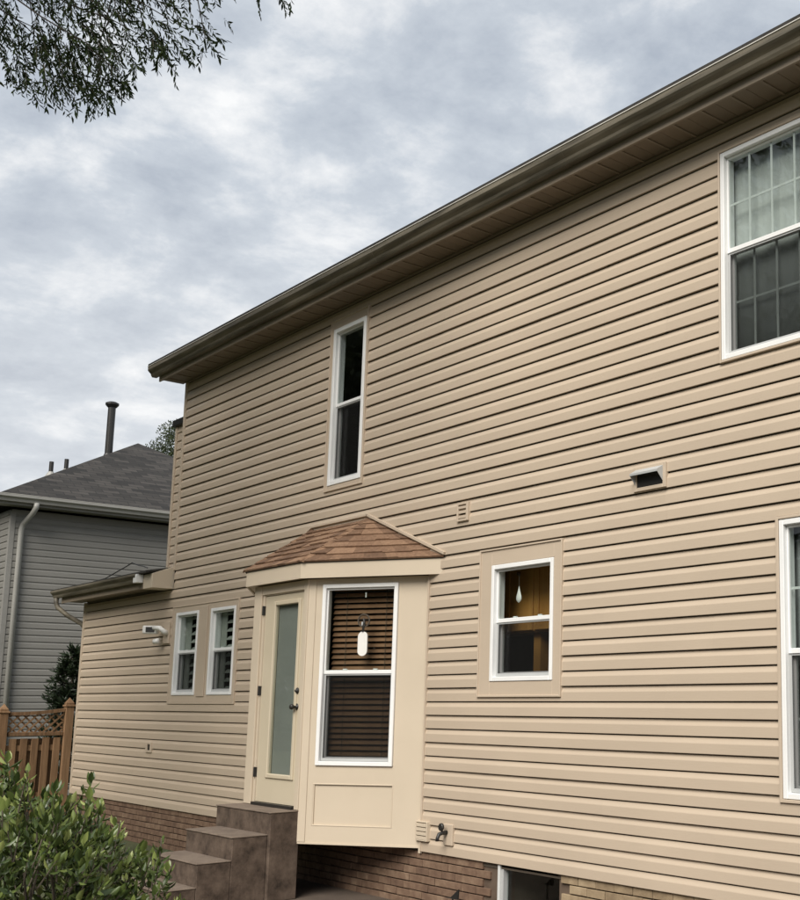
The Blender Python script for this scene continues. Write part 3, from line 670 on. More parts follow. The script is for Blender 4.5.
# ------------------------------------------------------------------ concrete steps
st = thing('concrete_steps', 'brown stained concrete steps leading up to the glass door', 'steps', (-11.1, -1.2, 0))
def step(nm, x0, x1, y0, y1, z1):
    o = MB().box(x0, x1, y0, y1, 0, z1-.012).build(nm, M['concrete'], st, bev=.006)
    MB().box(x0-.004, x1+.004, y0-.010, y1, z1-.0115, z1).build('tread', M['tread'], o, bev=.003)
step('landing', -11.775, -10.572, -.955, -.655, .832)
step('step', -11.66, -10.615, -1.30, -.956, .625)
step('step', -11.66, -10.615, -1.62, -1.301, .415)
step('step', -11.66, -10.615, -1.95, -1.621, .205)

# ------------------------------------------------------------------ things on the wall
v = thing('exhaust_vent', 'beige hooded exhaust vent with dark opening, high on the right siding', 'vent', (-6.32, -.02, 3.52))
frame_bars(MB(), -6.50, -6.135, 3.535, 3.735, .035, .035, .03, .03, -.040, -.004).build('flange', M['trim'], v, bev=.003)
hd = MB(); xa, xb = -6.475, -6.165
hd.poly([(xa, -.034, 3.715), (xb, -.034, 3.715), (xb, -.105, 3.672), (xa, -.105, 3.672)]); hd.poly([(xa, -.036, 3.705), (xb, -.036, 3.705), (xb, -.102, 3.664), (xa, -.102, 3.664)])
hd.poly([(xa, -.105, 3.672), (xb, -.105, 3.672), (xb, -.103, 3.655), (xa, -.103, 3.655)])
for xx in (xa, xb): hd.poly([(xx, -.034, 3.715), (xx, -.105, 3.672), (xx, -.103, 3.655), (xx, -.034, 3.58)])
hd.build('hood', M['greyframe'], v)
MB().box(xa+.01, xb-.01, -.030, -.012, 3.566, 3.70).build('damper', M['black'], v)
v = thing('wall_vent', 'small beige square wall vent above the right end of the bay roof', 'vent', (-8.86, -.02, 3.56))
frame_bars(MB(), -8.95, -8.77, 3.57, 3.75, .022, .03, .022, .022, -.045, -.002).build('flange', M['trim'], v, bev=.003)
for i in range(3): MB().hexa([(-8.926, -.040, 3.60+i*.046), (-8.802, -.040, 3.60+i*.046), (-8.802, -.012, 3.606+i*.046), (-8.926, -.012, 3.606+i*.046), (-8.926, -.040, 3.622+i*.046), (-8.802, -.040, 3.622+i*.046), (-8.802, -.012, 3.638+i*.046), (-8.926, -.012, 3.638+i*.046)]).build('louvre', M['trim'], v)
v = thing('louvre_vent', 'low beige louvred vent beside the bottom corner of the bay', 'vent', (-9.36, -.02, .59))
frame_bars(MB(), -9.462, -9.27, .592, .772, .012, .012, .012, .012, -.055, -.004).build('frame', M['bay'], v, bev=.003)
for i in range(4): MB().hexa([(-9.45, -.056, .606+i*.039), (-9.282, -.056, .606+i*.039), (-9.282, -.02, .61+i*.039), (-9.45, -.02, .61+i*.039), (-9.45, -.056, .634+i*.039), (-9.282, -.056, .634+i*.039), (-9.282, -.02, .642+i*.039), (-9.45, -.02, .642+i*.039)]).build('louvre', M['bay'], v)
v = thing('garden_faucet', 'dark garden faucet on a beige mounting block low on the siding', 'faucet', (-8.95, -.02, .58))
MB().box(-9.02, -8.88, -.040, -.004, .585, .775).build('mounting_block', M['trim'], v, bev=.005)
MB().tube([(-8.965, -.04, .70), (-8.965, -.085, .70), (-8.968, -.12, .69), (-8.97, -.135, .655), (-8.97, -.135, .63)], [.02, .018, .018, .017, .018], 10).build('spout', M['black'], v, smooth=True)
MB().tube([(-8.965, -.085, .70), (-8.965, -.10, .745)], .007, 6).build('stem', M['black'], v)
lathe_y(MB(), -8.965, .752, -.088, [(0, .03), (.006, .036), (.02, .036), (.026, .03)], 14).build('handle', M['black'], v)
v = thing('siding_outlet', 'tiny beige outlet cover with dark slot on the left siding', 'outlet', (-16.1, -.02, 1.2))
frame_bars(MB(), -16.22, -16.02, 1.195, 1.335, .05, .05, .03, .03, -.038, -.003).build('cover', M['trim'], v, bev=.004)
MB().box(-16.168, -16.072, -.024, -.012, 1.228, 1.302).build('socket', M['black'], v)
v = thing('flood_light', 'white flood light with dark panel, on the siding left of the twin windows', 'flood light', (-15.75, -.02, 2.68))
MB().box(-15.86, -15.66, -.045, -.004, 2.66, 2.96).build('mounting_block', M['trim'], v, bev=.006)
MB().tube([(-15.72, -.045, 2.80), (-15.71, -.09, 2.82), (-15.74, -.14, 2.87), (-15.84, -.18, 2.87)], [.04, .034, .032, .03], 10).build('arm', M['plastic'], v, smooth=True)
def head(cx, cy, cz, hw, hd_, hh, ta=.06):
    n_ = Vector((.80, -.60, 0)); t_ = Vector((.60, .80, 0)); c0 = Vector((cx, cy, cz)); q = []
    for z_, k_ in ((-hh, 1.0), (hh, 1.06)):
        for a_, b_ in ((-1, 1), (1, 1), (1, -1), (-1, -1)): q.append(c0+t_*a_*hw*k_+n_*(b_*hd_-z_*ta)+Vector((0, 0, z_)))
    return MB().hexa(q)
hb = head(-15.93, -.18, 2.85, .10, .042, .056).build('lamp_head', M['plastic'], v, bev=.014)
head(-15.897, -.206, 2.85, .056, .006, .036).build('lens', M['black'], hb, bev=.003)
MB().tube([(-15.83, -.10, 2.70), (-15.90, -.14, 2.69)], [.04, .036], 12).build('sensor', M['plastic'], v, smooth=True)

# ------------------------------------------------------------------ behind the glass
Mb = Matrix.Translation(Vector(loc)) @ Matrix.Rotation(A30, 4, 'Z')
def inbay(m, name, material, parent, **k):
    m.v = [tuple(Mb @ Vector(q)) for q in m.v]; return m.build(name, material, parent, **k)
b = thing('window_blind', 'brown horizontal blind hanging inside the bay window', 'blind', tuple(Mb @ Vector((.58, .16, 1.3))))
inbay(MB().box(.20, .97, .135, .185, 2.985, 3.03), 'head_rail', M['blind'], b)
z = 1.30
sm = MB().hexa([(.205, .137, -.002), (.965, .137, -.002), (.965, .166, .034), (.205, .166, .034), (.205, .137, .002), (.965, .137, .002), (.965, .166, .038), (.205, .166, .038)])
sm.v = [tuple(Matrix.Rotation(A30, 4, 'Z') @ Vector(q)) for q in sm.v]; slat = sm.mesh('slat', M['blind'])
while z < 2.97: link('slat', slat, b, (P.x, P.y, z)); z += .056
for xx in (.36, .80): inbay(MB().box(xx-.002, xx+.002, .134, .136, 1.30, 2.99), 'cord', M['twig'], b)
t_ = thing('window_thermometer', 'white oval tag hanging from a ring on the upper bay window pane', 'ornament', tuple(Mb @ Vector((.625, .04, 2.3))))
pl = MB(); pts = []
for i in range(24):
    a = 2*math.pi*i/24; cx, cz = .622, 2.445; rr = .052; ox, oz = rr*math.cos(a), rr*math.sin(a); pts.append((cx+ox, cz+oz+(.068 if oz > 0 else -.068)))
k = len(pts); pl.v = [(x_, .002, z_) for x_, z_ in pts]+[(x_, .014, z_) for x_, z_ in pts]
pl.f = [tuple(range(k)), tuple(reversed(range(k, 2*k)))]+[(i, (i+1) % k, k+(i+1) % k, k+i) for i in range(k)]
body = inbay(pl, 'tag', M['plastic'], t_)
inbay(MB().tube([(.625+.062*math.cos(2*math.pi*i/20), .009, 2.672+.062*math.sin(2*math.pi*i/20)) for i in range(21)], .0075, 6), 'suction_ring', M['twig'], t_)
hk = MB(); lathe_y(hk, .625, 2.672, .014, [(0, .055), (.002, .05), (.006, .02)], 20); inbay(hk, 'suction_cup', M['screen'], t_)
inbay(MB().tube([(.625, .006, 2.69), (.634, .002, 2.65), (.628, .002, 2.61), (.622, .006, 2.56)], .012, 8), 'hook', M['black'], t_)
inbay(MB().box(.606, .642, -.002, .004, 2.625, 2.66), 'label_plate', M['greyframe'], t_)
inbay(MB().box(.612, .624, .040, .046, 2.905, 2.955), 'clip', M['plastic'], t_)
c = thing('kitchen_cabinet', 'orange brown wooden cabinet seen through the upper kitchen pane', 'cabinet', (-8.4, .5, .96))
for i, (x0, x1) in enumerate(((-9.10, -8.66), (-8.655, -8.22), (-8.215, -7.7))):
    dd = MB().box(x0, x1, .34, .36, 2.52, 3.28).build('cabinet_door', M['cabinet'], c, bev=.005)
    frame_bars(MB(), x0+.01, x1-.01, 2.53, 3.27, .06, .06, .06, .06, .325, .3395).build('door_frame', M['cabinet'], dd, bev=.003)
MB().box(-9.11, -7.69, .361, .65, 2.51, 3.29).build('case', M['cabinet'], c)
MB().box(-8.32, -8.22, .42, .60, .97, 2.509).build('side_post', M['cabinet'], c)
o_ = thing('hanging_ornament', 'small white teardrop hanging in the kitchen window', 'ornament', (-8.08, .05, 2.75))
dr = MB(); prof = [(.0, .004), (.012, .026), (.03, .038), (.055, .036), (.09, .022), (.13, .008), (.15, .003)]
k = 0
for h_, r_ in prof:
    for j in range(10): t = 2*math.pi*j/10; dr.v.append((-8.085+r_*math.cos(t), .055+.3*r_*math.sin(t), 2.755+h_))
for i in range(len(prof)-1):
    for j in range(10): j2 = (j+1) % 10; dr.f.append((i*10+j, i*10+j2, i*10+10+j2, i*10+10+j))
dr.build('teardrop', M['plastic'], o_, smooth=True)
MB().tube([(-8.085, .055, 2.90), (-8.085, .055, 3.01)], .003, 5).build('thread', M['twig'], o_)
MB().tube([(-8.085, .05, 3.0), (-8.085, .05, 3.03)], .02, 8).build('hook', M['screen'], o_)
# shutters in the twin windows
for key, lab in (('twinA', 'pale louvred shutter inside the left twin window'), ('twinB', 'pale louvred shutter inside the right twin window')):
    x0, x1, z0, z1 = WINS[key]['f']; s_ = thing('window_shutter', lab, 'shutter', ((x0+x1)/2, .13, z0), 'shutters in the twin windows')
    a0, a1 = max(x0-.20, -15.66), x1-.14; xm = a0+(a1-a0)*.52
    MB().box(a0, xm, .098, .108, z0+.02, z1-.02).build('side_panel', M['shutter'], s_)
    MB().box(a1-.04, a1, .098, .112, z0+.02, z1-.02).build('stile', M['shutter'], s_)
    sm = MB().hexa([(xm+.002, -.004, 0), (a1-.042, -.004, 0), (a1-.042, .03, .036), (xm+.002, .03, .036), (xm+.002, -.004, .012), (a1-.042, -.004, .012), (a1-.042, .03, .05), (xm+.002, .03, .05)]).mesh('louvre', M['shutter'])
    z = z0+.06
    while z < z1-.06: link('louvre', sm, s_, (0, .102, z)); z += .105
# shades behind the two right hand windows
def pleated(name, label, cat, x0, x1, z0, z1, y, material, amp=.02, per=.11):
    m = MB(); n = int((x1-x0)/per*6)
    for i in range(n+1):
        xx = x0+(x1-x0)*i/n; yy = y+amp*math.sin(2*math.pi*(xx-x0)/per)
        m.v += [(xx, yy, z0), (xx, yy, z1)]
    for i in range(n): m.f.append((2*i, 2*i+2, 2*i+3, 2*i+1))
    o = m.mesh(name, material, smooth=True); o = link(name, o); o.modifiers.new('thickness', 'SOLIDIFY').thickness = .004
    return tag(o, label, cat)
pleated('curtain', 'pale grey curtain behind the upstairs window grilles', 'curtain', -5.66, -4.55, 4.38, 6.12, .125, M['shade'], .004, .3)
pleated('curtain', 'grey pleated curtain behind the downstairs right window', 'curtain', -5.30, -4.5, 1.22, 3.14, .15, M['curtain'], .018, .12)
# thin wire on the wing roof
tag(MB().tube([(-18.6, -.30, 3.65), (-18.25, -.25, 3.665), (-17.85, -.18, 3.70), (-17.45, -.06, 3.84), (-17.25, -.02, 3.90), (-17.0, -.02, 3.84), (-16.7, -.06, 3.80), (-16.3, -.15, 3.735)], .008, 6).build('roof_wire', M['black']), 'thin dark bent wire lying on the low wing roof', 'wire')
# garden stake in front of the bricks
gs = thing('garden_stake', 'dark arrow topped garden stake in front of the brick foundation', 'stake', (-8.25, -.45, 0))
MB().tube([(-8.25, -.45, 0), (-8.25, -.45, .26)], .008, 6).build('rod', M['black'], gs)
MB().hexa([(-8.36, -.46, .25), (-8.17, -.46, .25), (-8.17, -.445, .25), (-8.36, -.445, .25), (-8.27, -.458, .26), (-8.16, -.458, .335), (-8.16, -.447, .335), (-8.27, -.447, .26)]).build('point', M['black'], gs)

# ------------------------------------------------------------------ neighbouring house
nb = thing('neighbor_house', 'grey sided neighbouring house with dark hip roof behind the fence', 'house', (-28, 4, 0))
NX, NY0, NY1, NZ = -24.0, .10, 8.0, 5.50
MB().box(NX-8, NX-.01, NY0+.01, NY1, 0, NZ).build('wall', M['backing'], nb)
def lap_rows(m, pts, z0, z1, nrm):
    z = z0
    while z < z1-.02:
        zt = min(z+.127, z1); k = len(m.v)
        pr = [(0, 0), (0, .018), (.085, .016), (.10, .007), (zt-z, .006)]
        for p in pts: m.v += [(p[0]+nrm[0]*d_, p[1]+nrm[1]*d_, z+h_) for h_, d_ in pr]
        for j in range(4): m.f.append((k+j, k+5+j, k+6+j, k+1+j))
        z += .127
m = MB(); lap_rows(m, [(NX, NY0), (NX, NY1)], .1, NZ, (1, 0)); lap_rows(m, [(NX-8, NY0), (NX, NY0)], .1, NZ, (0, -1))
tag(m.build('siding', M['nsiding'], nb), kind='stuff')
MB().box(NX-.06, NX+.026, NY0-.026, NY0+.07, .1, NZ).build('corner_post', M['ntrim'], nb, bev=.005)
EX, EY0, EZ = NX+.36, -.32, 5.62
AP = Vector((-28.0, 3.74, 8.07)); AP2 = Vector((-31, 3.74, 8.07)); EY1 = 7.9
nr = MB(); q = [Vector((EX, EY0, EZ+.1)), Vector((EX, EY1, EZ+.1)), Vector((-36, EY1, EZ+.1)), Vector((-36, EY0, EZ+.1))]
nr.poly([q[0], q[1], AP]).poly([q[1], q[2], AP2, AP]).poly([q[2], q[3], AP2]).poly([q[3], q[0], AP, AP2]).poly([q[0], q[3], q[2], q[1]])
M['nroof'] = mat('neighbor_shingles', [(.3, (.012, .011, .0105)), (.5, (.021, .019, .018)), (.7, (.036, .033, .030))], rough=.92, scale=(3.5, 3.5, 16), detail=7, bump=.5, bscale=(4, 4, 24), bdist=.03)
def roof_courses(name):
    m = bpy.data.materials.new(name); m.use_nodes = True; t = m.node_tree; b = t.nodes['Principled BSDF']; l = t.links.new; b.inputs['Roughness'].default_value = .93
    c = t.nodes.new('ShaderNodeTexCoord'); sp = t.nodes.new('ShaderNodeSeparateXYZ'); l(c.outputs['Object'], sp.inputs[0]); cm = t.nodes.new('ShaderNodeCombineXYZ'); l(sp.outputs['Y'], cm.inputs[0]); l(sp.outputs['X'], cm.inputs[1])
    bk = t.nodes.new('ShaderNodeTexBrick'); l(cm.outputs[0], bk.inputs['Vector']); bk.inputs['Scale'].default_value = 1; bk.inputs['Brick Width'].default_value = .34; bk.inputs['Row Height'].default_value = .135; bk.inputs['Mortar Size'].default_value = .010
    bk.inputs['Color1'].default_value = (.012, .011, .0105, 1); bk.inputs['Color2'].default_value = (.048, .043, .039, 1); bk.inputs['Mortar'].default_value = (.008, .008, .008, 1); bk.inputs['Mortar Smooth'].default_value = .3
    nz = t.nodes.new('ShaderNodeTexNoise'); nz.inputs['Scale'].default_value = 2.5; nz.inputs['Detail'].default_value = 8; l(c.outputs['Object'], nz.inputs['Vector'])
    mx_ = t.nodes.new('ShaderNodeMix'); mx_.data_type = 'RGBA'; mx_.blend_type = 'OVERLAY'; mx_.inputs['Factor'].default_value = .5; l(bk.outputs['Color'], mx_.inputs['A']); l(nz.outputs['Fac'], mx_.inputs['B']); l(mx_.outputs['Result'], b.inputs['Base Color'])
    bp = t.nodes.new('ShaderNodeBump'); bp.inputs['Distance'].default_value = .02; bp.inputs['Strength'].default_value = .5; l(bk.outputs['Color'], bp.inputs['Height']); l(bp.outputs[0], b.inputs['Normal']); return m
M['nroof'] = roof_courses('neighbor_roof_shingles')
nroof = nr.build('roof', M['nroof'], nb)
MB().box(NX-.02, EX-.02, NY0-.3, EY1, EZ-.04, EZ-.02).build('soffit', M['ntrim'], nb)
MB().box(EX-.02, EX-.003, EY0+.02, EY1, EZ-.05, EZ+.09).build('fascia', M['ntrim'], nb)
gm = MB(); pr = [(EX, EZ+.12), (EX, EZ-.0), (EX+.07, EZ+.0), (EX+.085, EZ+.05), (EX+.125, EZ+.085), (EX+.125, EZ+.13), (EX+.11, EZ+.13), (EX+.105, EZ+.1), (EX+.01, EZ+.02), (EX+.01, EZ+.12)]
n = len(pr); gm.v = [(a, EY0-.02, b_) for a, b_ in pr]+[(a, EY1, b_) for a, b_ in pr]
gm.f = [(i, (i+1) % n, n+(i+1) % n, n+i) for i in range(n)]+[tuple(reversed(range(n))), tuple(range(n, 2*n))]
ng = gm.build('gutter', M['ngutter'], nb)
MB().box(EX+.105, EX+.128, EY0-.02, EY1, EZ+.1305, EZ+.137).build('gutter_lip', M['drip'], ng)
MB().tube([(EX+.06, .40, EZ+.01), (EX+.06, .40, EZ-.07), (EX-.02, .37, EZ-.18), (NX+.10, .29, EZ-.36), (NX+.07, .27, EZ-.48), (NX+.07, .27, .1)], .05, 8).build('downspout', M['ngutter'], nb, smooth=True)
def on_roof(y, x): return EZ+.1+(AP.z-EZ-.1)*(EX-x)/(EX-AP.x)
MB().tube([(-27.6, 2.95, 7.3), (-27.6, 2.95, 8.80)], .085, 12).tube([(-27.6, 2.95, 8.74), (-27.6, 2.95, 8.80), (-27.6, 2.95, 8.84), (-27.6, 2.95, 8.87)], [.10, .15, .15, .09], 12).tube([(-27.6, 2.95, 7.45), (-27.6, 2.95, 7.62)], [.15, .09], 12).build('flue_pipe', M['black'], nb, smooth=False)
for (px_, py_, pz_) in ((-26.2, 1.35, 6.78), (-26.45, 1.72, 6.93)):
    MB().tube([(px_, py_, pz_-.5), (px_, py_, pz_+.20)], .045, 10).build('vent_pipe', M['black'], nb)
    MB().tube([(px_, py_, pz_-.14), (px_, py_, pz_-.02)], [.12, .05], 10).build('pipe_flashing', M['ngutter'], nb)

# ------------------------------------------------------------------ gate and fence along the side yard
FX = -20.4
def picket_panel(root, y0, y1, ztop_fn):
    n = max(1, round((y1-y0)/.155)); w_ = .105; gap = (y1-y0-n*w_)/(n)
    for i in range(n):
        ya = y0+gap/2+i*(w_+gap); zt = 1.30+random.uniform(-.012, .012)
        MB().box(FX-.004, FX+.020, ya, ya+w_, .08, zt).build('picket', M['wood'], root, bev=.004)
    for i in range(n-1):
        ya = y0+gap/2+(i+.5)*(w_+gap); MB().box(FX-.075, FX-.052, ya, ya+w_, .08, 1.29).build('picket', M['wood'], root, bev=.004)
    for zz in (.35, 1.10): MB().box(FX-.05, FX-.006, y0, y1, zz, zz+.09).build('rail', M['wood'], root)
    MB().box(FX-.03, FX+.035, y0, y1, 1.335, 1.395).build('rail', M['wood'], root, bev=.004)
    m = MB(); k = 10
    for i in range(k):
        ya, yb_ = y0+(y1-y0)*i/k, y0+(y1-y0)*(i+1)/k; za, zb_ = ztop_fn(i/k), ztop_fn((i+1)/k)
        m.hexa([(FX-.03, ya, za-.055), (FX+.035, ya, za-.055), (FX+.035, yb_, zb_-.055), (FX-.03, yb_, zb_-.055), (FX-.03, ya, za), (FX+.035, ya, za), (FX+.035, yb_, zb_), (FX-.03, yb_, zb_)])
    m.build('top_rail', M['wood'], root)
    def clip(ya, za, yb_, zb_):
        pts = []
        for i in range(41):
            t = i/40; yy, zz = ya+(yb_-ya)*t, za+(zb_-za)*t
            if y0 < yy < y1 and 1.39 < zz < ztop_fn((yy-y0)/(y1-y0))-.05: pts.append((yy, zz))
        return (pts[0], pts[-1]) if len(pts) > 2 else None
    for sg in (1, -1):
        s = -1.
        while s < (y1-y0)+1:
            c_ = clip(y0+s, 1.38, y0+s+sg*.6, 1.98)
            if c_:
                (a, b_), (c2, d2) = c_; xo = FX+(.006 if sg > 0 else -.006)
                MB().hexa([(xo-.005, a-.018, b_), (xo+.005, a-.018, b_), (xo+.005, a+.018, b_), (xo-.005, a+.018, b_), (xo-.005, c2-.018, d2), (xo+.005, c2-.018, d2), (xo+.005, c2+.018, d2), (xo-.005, c2+.018, d2)]).build('lattice_slat', M['wood'], root)
            s += .125
def fpost(label, y, ztop, w_=.125):
    p_ = thing('fence_post', label, 'post', (FX, y, 0))
    MB().box(FX-w_/2, FX+w_/2, y-w_/2, y+w_/2, 0, ztop).build('shaft', M['wood'], p_, bev=.006)
    MB().box(FX-w_/2-.015, FX+w_/2+.015, y-w_/2-.015, y+w_/2+.015, ztop+.001, ztop+.03).build('collar', M['wood'], p_, bev=.004)
    c_ = MB(); k = w_/2-.005; z_ = ztop+.031
    c_.v = [(FX-k, y-k, z_), (FX+k, y-k, z_), (FX+k, y+k, z_), (FX-k, y+k, z_), (FX-k, y-k, z_+.03), (FX+k, y-k, z_+.03), (FX+k, y+k, z_+.03), (FX-k, y+k, z_+.03), (FX, y, z_+.12)]
    c_.f = [(0, 1, 5, 4), (1, 2, 6, 5), (2, 3, 7, 6), (3, 0, 4, 7), (4, 5, 8), (5, 6, 8), (6, 7, 8), (7, 4, 8), (3, 2, 1, 0)]
    c_.build('finial', M['wood'], p_)
fpost('brown wooden fence post with pointed cap beside the beige house corner', .27, 1.80)
fpost('brown wooden fence post at the left edge of the picture', -.70, 1.70)
gt = thing('fence_gate', 'brown wooden fence gate with lattice top between two posts', 'gate', (FX, -.2, 0))
picket_panel(gt, -.615, .20, lambda t: 1.715+.06*t*t)
f2 = thing('picket_fence', 'brown wooden fence panel left of the gate', 'fence', (FX, -2, 0))
picket_panel(f2, -3.1, -.785, lambda t: 1.71)

# ------------------------------------------------------------------ foliage helpers
ROT = np.array
def project(p):
    p = np.asarray(p, float)-np.array([0, -CAM_D, CAM_H])
    cy, sy, cp, sp = math.cos(YAW), math.sin(YAW), math.cos(PITCH), math.sin(PITCH)
    xr = p[..., 0]*cy+p[..., 1]*sy; fw = -p[..., 0]*sy+p[..., 1]*cy
    zc = fw*cp+p[..., 2]*sp; yc = -(-fw*sp+p[..., 2]*cp)
    return CXP+FPX*xr/zc, CYP+FPX*yc/zc, zc
def norm(a): return a/np.maximum(np.linalg.norm(a, axis=-1, keepdims=True), 1e-9)
def leaves(base, dirs, ln, wd, side=None, fold=.25, curl=.0):
    """base (n,3) dirs (n,3) -> verts, quads(2 per leaf sharing the midrib)"""
    n = len(base); d = norm(dirs)
    if side is None: side = RNG.normal(size=(n, 3))
    s = norm(np.cross(d, side)); u = np.cross(s, d)
    ln = np.broadcast_to(ln, (n,))[:, None]; wd = np.broadcast_to(wd, (n,))[:, None]
    v = np.stack([base, base+d*ln*.42+s*wd*.5+u*wd*fold, base+d*ln*.72+s*wd*.36+u*wd*fold-u*ln*curl*.4, base+d*ln-u*ln*curl, base+d*ln*.72-s*wd*.36+u*wd*fold-u*ln*curl*.4, base+d*ln*.42-s*wd*.5+u*wd*fold], 1)
    k = np.arange(n)[:, None]*6
    q = np.concatenate([k+np.array([[0, 1, 2, 3]]), k+np.array([[0, 3, 4, 5]])], 0)
    return v.reshape(-1, 3), q
def limb(m, a, b, r0, r1, seg=7, n=7, sag=.0, jit=.04):
    a, b = Vector(a), Vector(b); Ln = (b-a).length; pts = []
    for i in range(n+1):
        t = i/n; p = a.lerp(b, t); p.z += sag*Ln*math.sin(math.pi*t)
        if 0 < i < n: p += Vector((random.gauss(0, 1), random.gauss(0, 1), random.gauss(0, .7)))*jit*Ln*.4
        pts.append(p)
    m.tube(pts, [r0+(r1-r0)*i/n for i in range(n+1)], seg); return pts

# ------------------------------------------------------------------ the near tree, its crown hanging into the picture at the upper left
def near_tree():
    root = thing('oak_tree', 'tall narrow leaved tree hanging its dark twigs into the upper left sky', 'tree', (-13.8, -5.4, 0))
    C = np.array([-12.1, -4.1, 9.2]); RD = np.array([4.5, 4.3, 4.2])
    tr = MB(); limb(tr, (-13.8, -5.4, -.1), (-13.5, -5.1, 10.8), .26, .07, 12, 10, 0, .012); tr.build('trunk', M['bark'], root, smooth=True)
    UB = np.array([-400, -60, 0, 34, 60, 86, 104, 124, 143, 160, 176, 190, 206, 219, 226, 240, 262, 290, 294, 2000]); 
    VB = np.array([190, 110, 76, 100, 108, 114, 108, 96, 64, 64, 82, 58, 64, 62, 34, 10, 12, 24, -80, -80])
    def ok(p, slack=0):
        u, v_, zc = project(p); return (zc < .3) | (v_ < np.interp(u, UB, VB)+slack) | (u < -30)
    # twig anchors
    n = 11000; q = RNG.normal(size=(n, 3)); q = norm(q)*(RNG.random((n, 1))**(1/2.4)); P_ = C+q*RD
    dens = np.sin(P_[:, 0]*2.1+1.0)+np.sin(P_[:, 1]*2.4+.4*P_[:, 0])+np.sin(P_[:, 2]*2.9+P_[:, 1]); P_ = P_[dens+RNG.normal(size=n)*.40 > .22]
    u, v_, zc = project(P_); inframe = (u > -40) & (u < 840) & (v_ > -60) & (v_ < 950) & (zc > .3)
    P_ = P_[ok(P_, -14) & ((inframe & (RNG.random(len(P_)) < 1.1)) | (~inframe & (RNG.random(len(P_)) < .58))) & (P_[:, 2] > 4.0)]
    # limbs
    br = MB(); hubs = []
    sel = RNG.choice(len(P_), 60, replace=False)
    for i in sel:
        b_ = P_[i]; h = random.uniform(.45, .95); a = Vector((-13.8+.3*h, -5.4+.3*h, 10.6*h)); 
        if a.z > b_[2]: a.z = max(3.2, b_[2]-.8)
        ln_ = np.array([tuple(a.lerp(Vector(b_), t_/12)) for t_ in range(13)]); uu_, vv_, zz_ = project(ln_)
        if np.any((uu_ > -60) & (vv_ > -70) & (zz_ > .3)): continue                # the thick limbs stay in the hidden part of the crown
        pts = limb(br, a, b_, .07, .016, 7, 8, .10, .05); hubs += [p for p in pts[2:]]
    H_ = np.array([tuple(p) for p in hubs])
    sel = RNG.choice(len(P_), 240, replace=False); sub = []
    for i in sel:
        b_ = P_[i]; k = np.argmin(((H_-b_)**2).sum(1)); a = H_[k]
        if np.all(ok(np.array([a+(b_-a)*t_/8 for t_ in range(9)]), -16)): pts = limb(br, a, b_, .011, .004, 5, 5, .05, .05); sub += pts
    H2 = np.array([tuple(p) for p in sub]); br.build('branches', M['branch'], root)
    # twigs
    tw = MB(); n = len(P_)
    droop = np.array([0, 0, -1.])
    outw = norm(P_-C)*np.array([1, 1, .2]); T = norm(outw+RNG.normal(size=(n, 3))*.55+droop*.55)
    LV = []; LQ = []; tone = []; off = 0
    uu, vv, zc = project(P_); vis = (uu > -60) & (vv > -80) & (uu < 860) & (zc > .3)
    allb, alld, alls, lns = [], [], [], []
    for i in range(n):
        Ln = random.uniform(.16, .34); a = P_[i]; k = 15 if vis[i] else 8
        t = np.linspace(.08, 1, k)[:, None]; pts = a+T[i]*Ln*t+droop*(Ln*.45*t**2)
        if vis[i] and ok(pts[-1], 4): tw.tube([tuple(a), tuple(a+T[i]*Ln*.5+droop*Ln*.11), tuple(pts[-1])], [.0035, .0025, .0012], 3, False)
        sd = norm(np.cross(T[i], RNG.normal(size=3))); sgn = np.where(np.arange(k) % 2 == 0, 1, -1)[:, None]
        d = T[i]*.62+sd*sgn*.62+droop*.50+RNG.normal(size=(k, 3))*.24
        m_ = ok(pts, 6)
        allb.append(pts[m_]); alld.append(d[m_]); lns.append(np.full(m_.sum(), 1.0 if vis[i] else 2.2))  # leaves out of view enlarged so the unseen crown shades the left wall
    B_ = np.concatenate(allb); D_ = np.concatenate(alld); Lx = np.concatenate(lns)
    nl = len(B_); ll = RNG.uniform(.055, .088, nl)*Lx
    V_, Q_ = leaves(B_, D_, ll, ll*.27, fold=.12, curl=.08)
    tn = np.repeat(RNG.random(nl), 6)
    o = arr_mesh('crown', V_, Q_, M['tleaf'], tn, root); o['kind'] = 'stuff'
    tw.build('twigs', M['twig'], root)['kind'] = 'stuff'
near_tree()

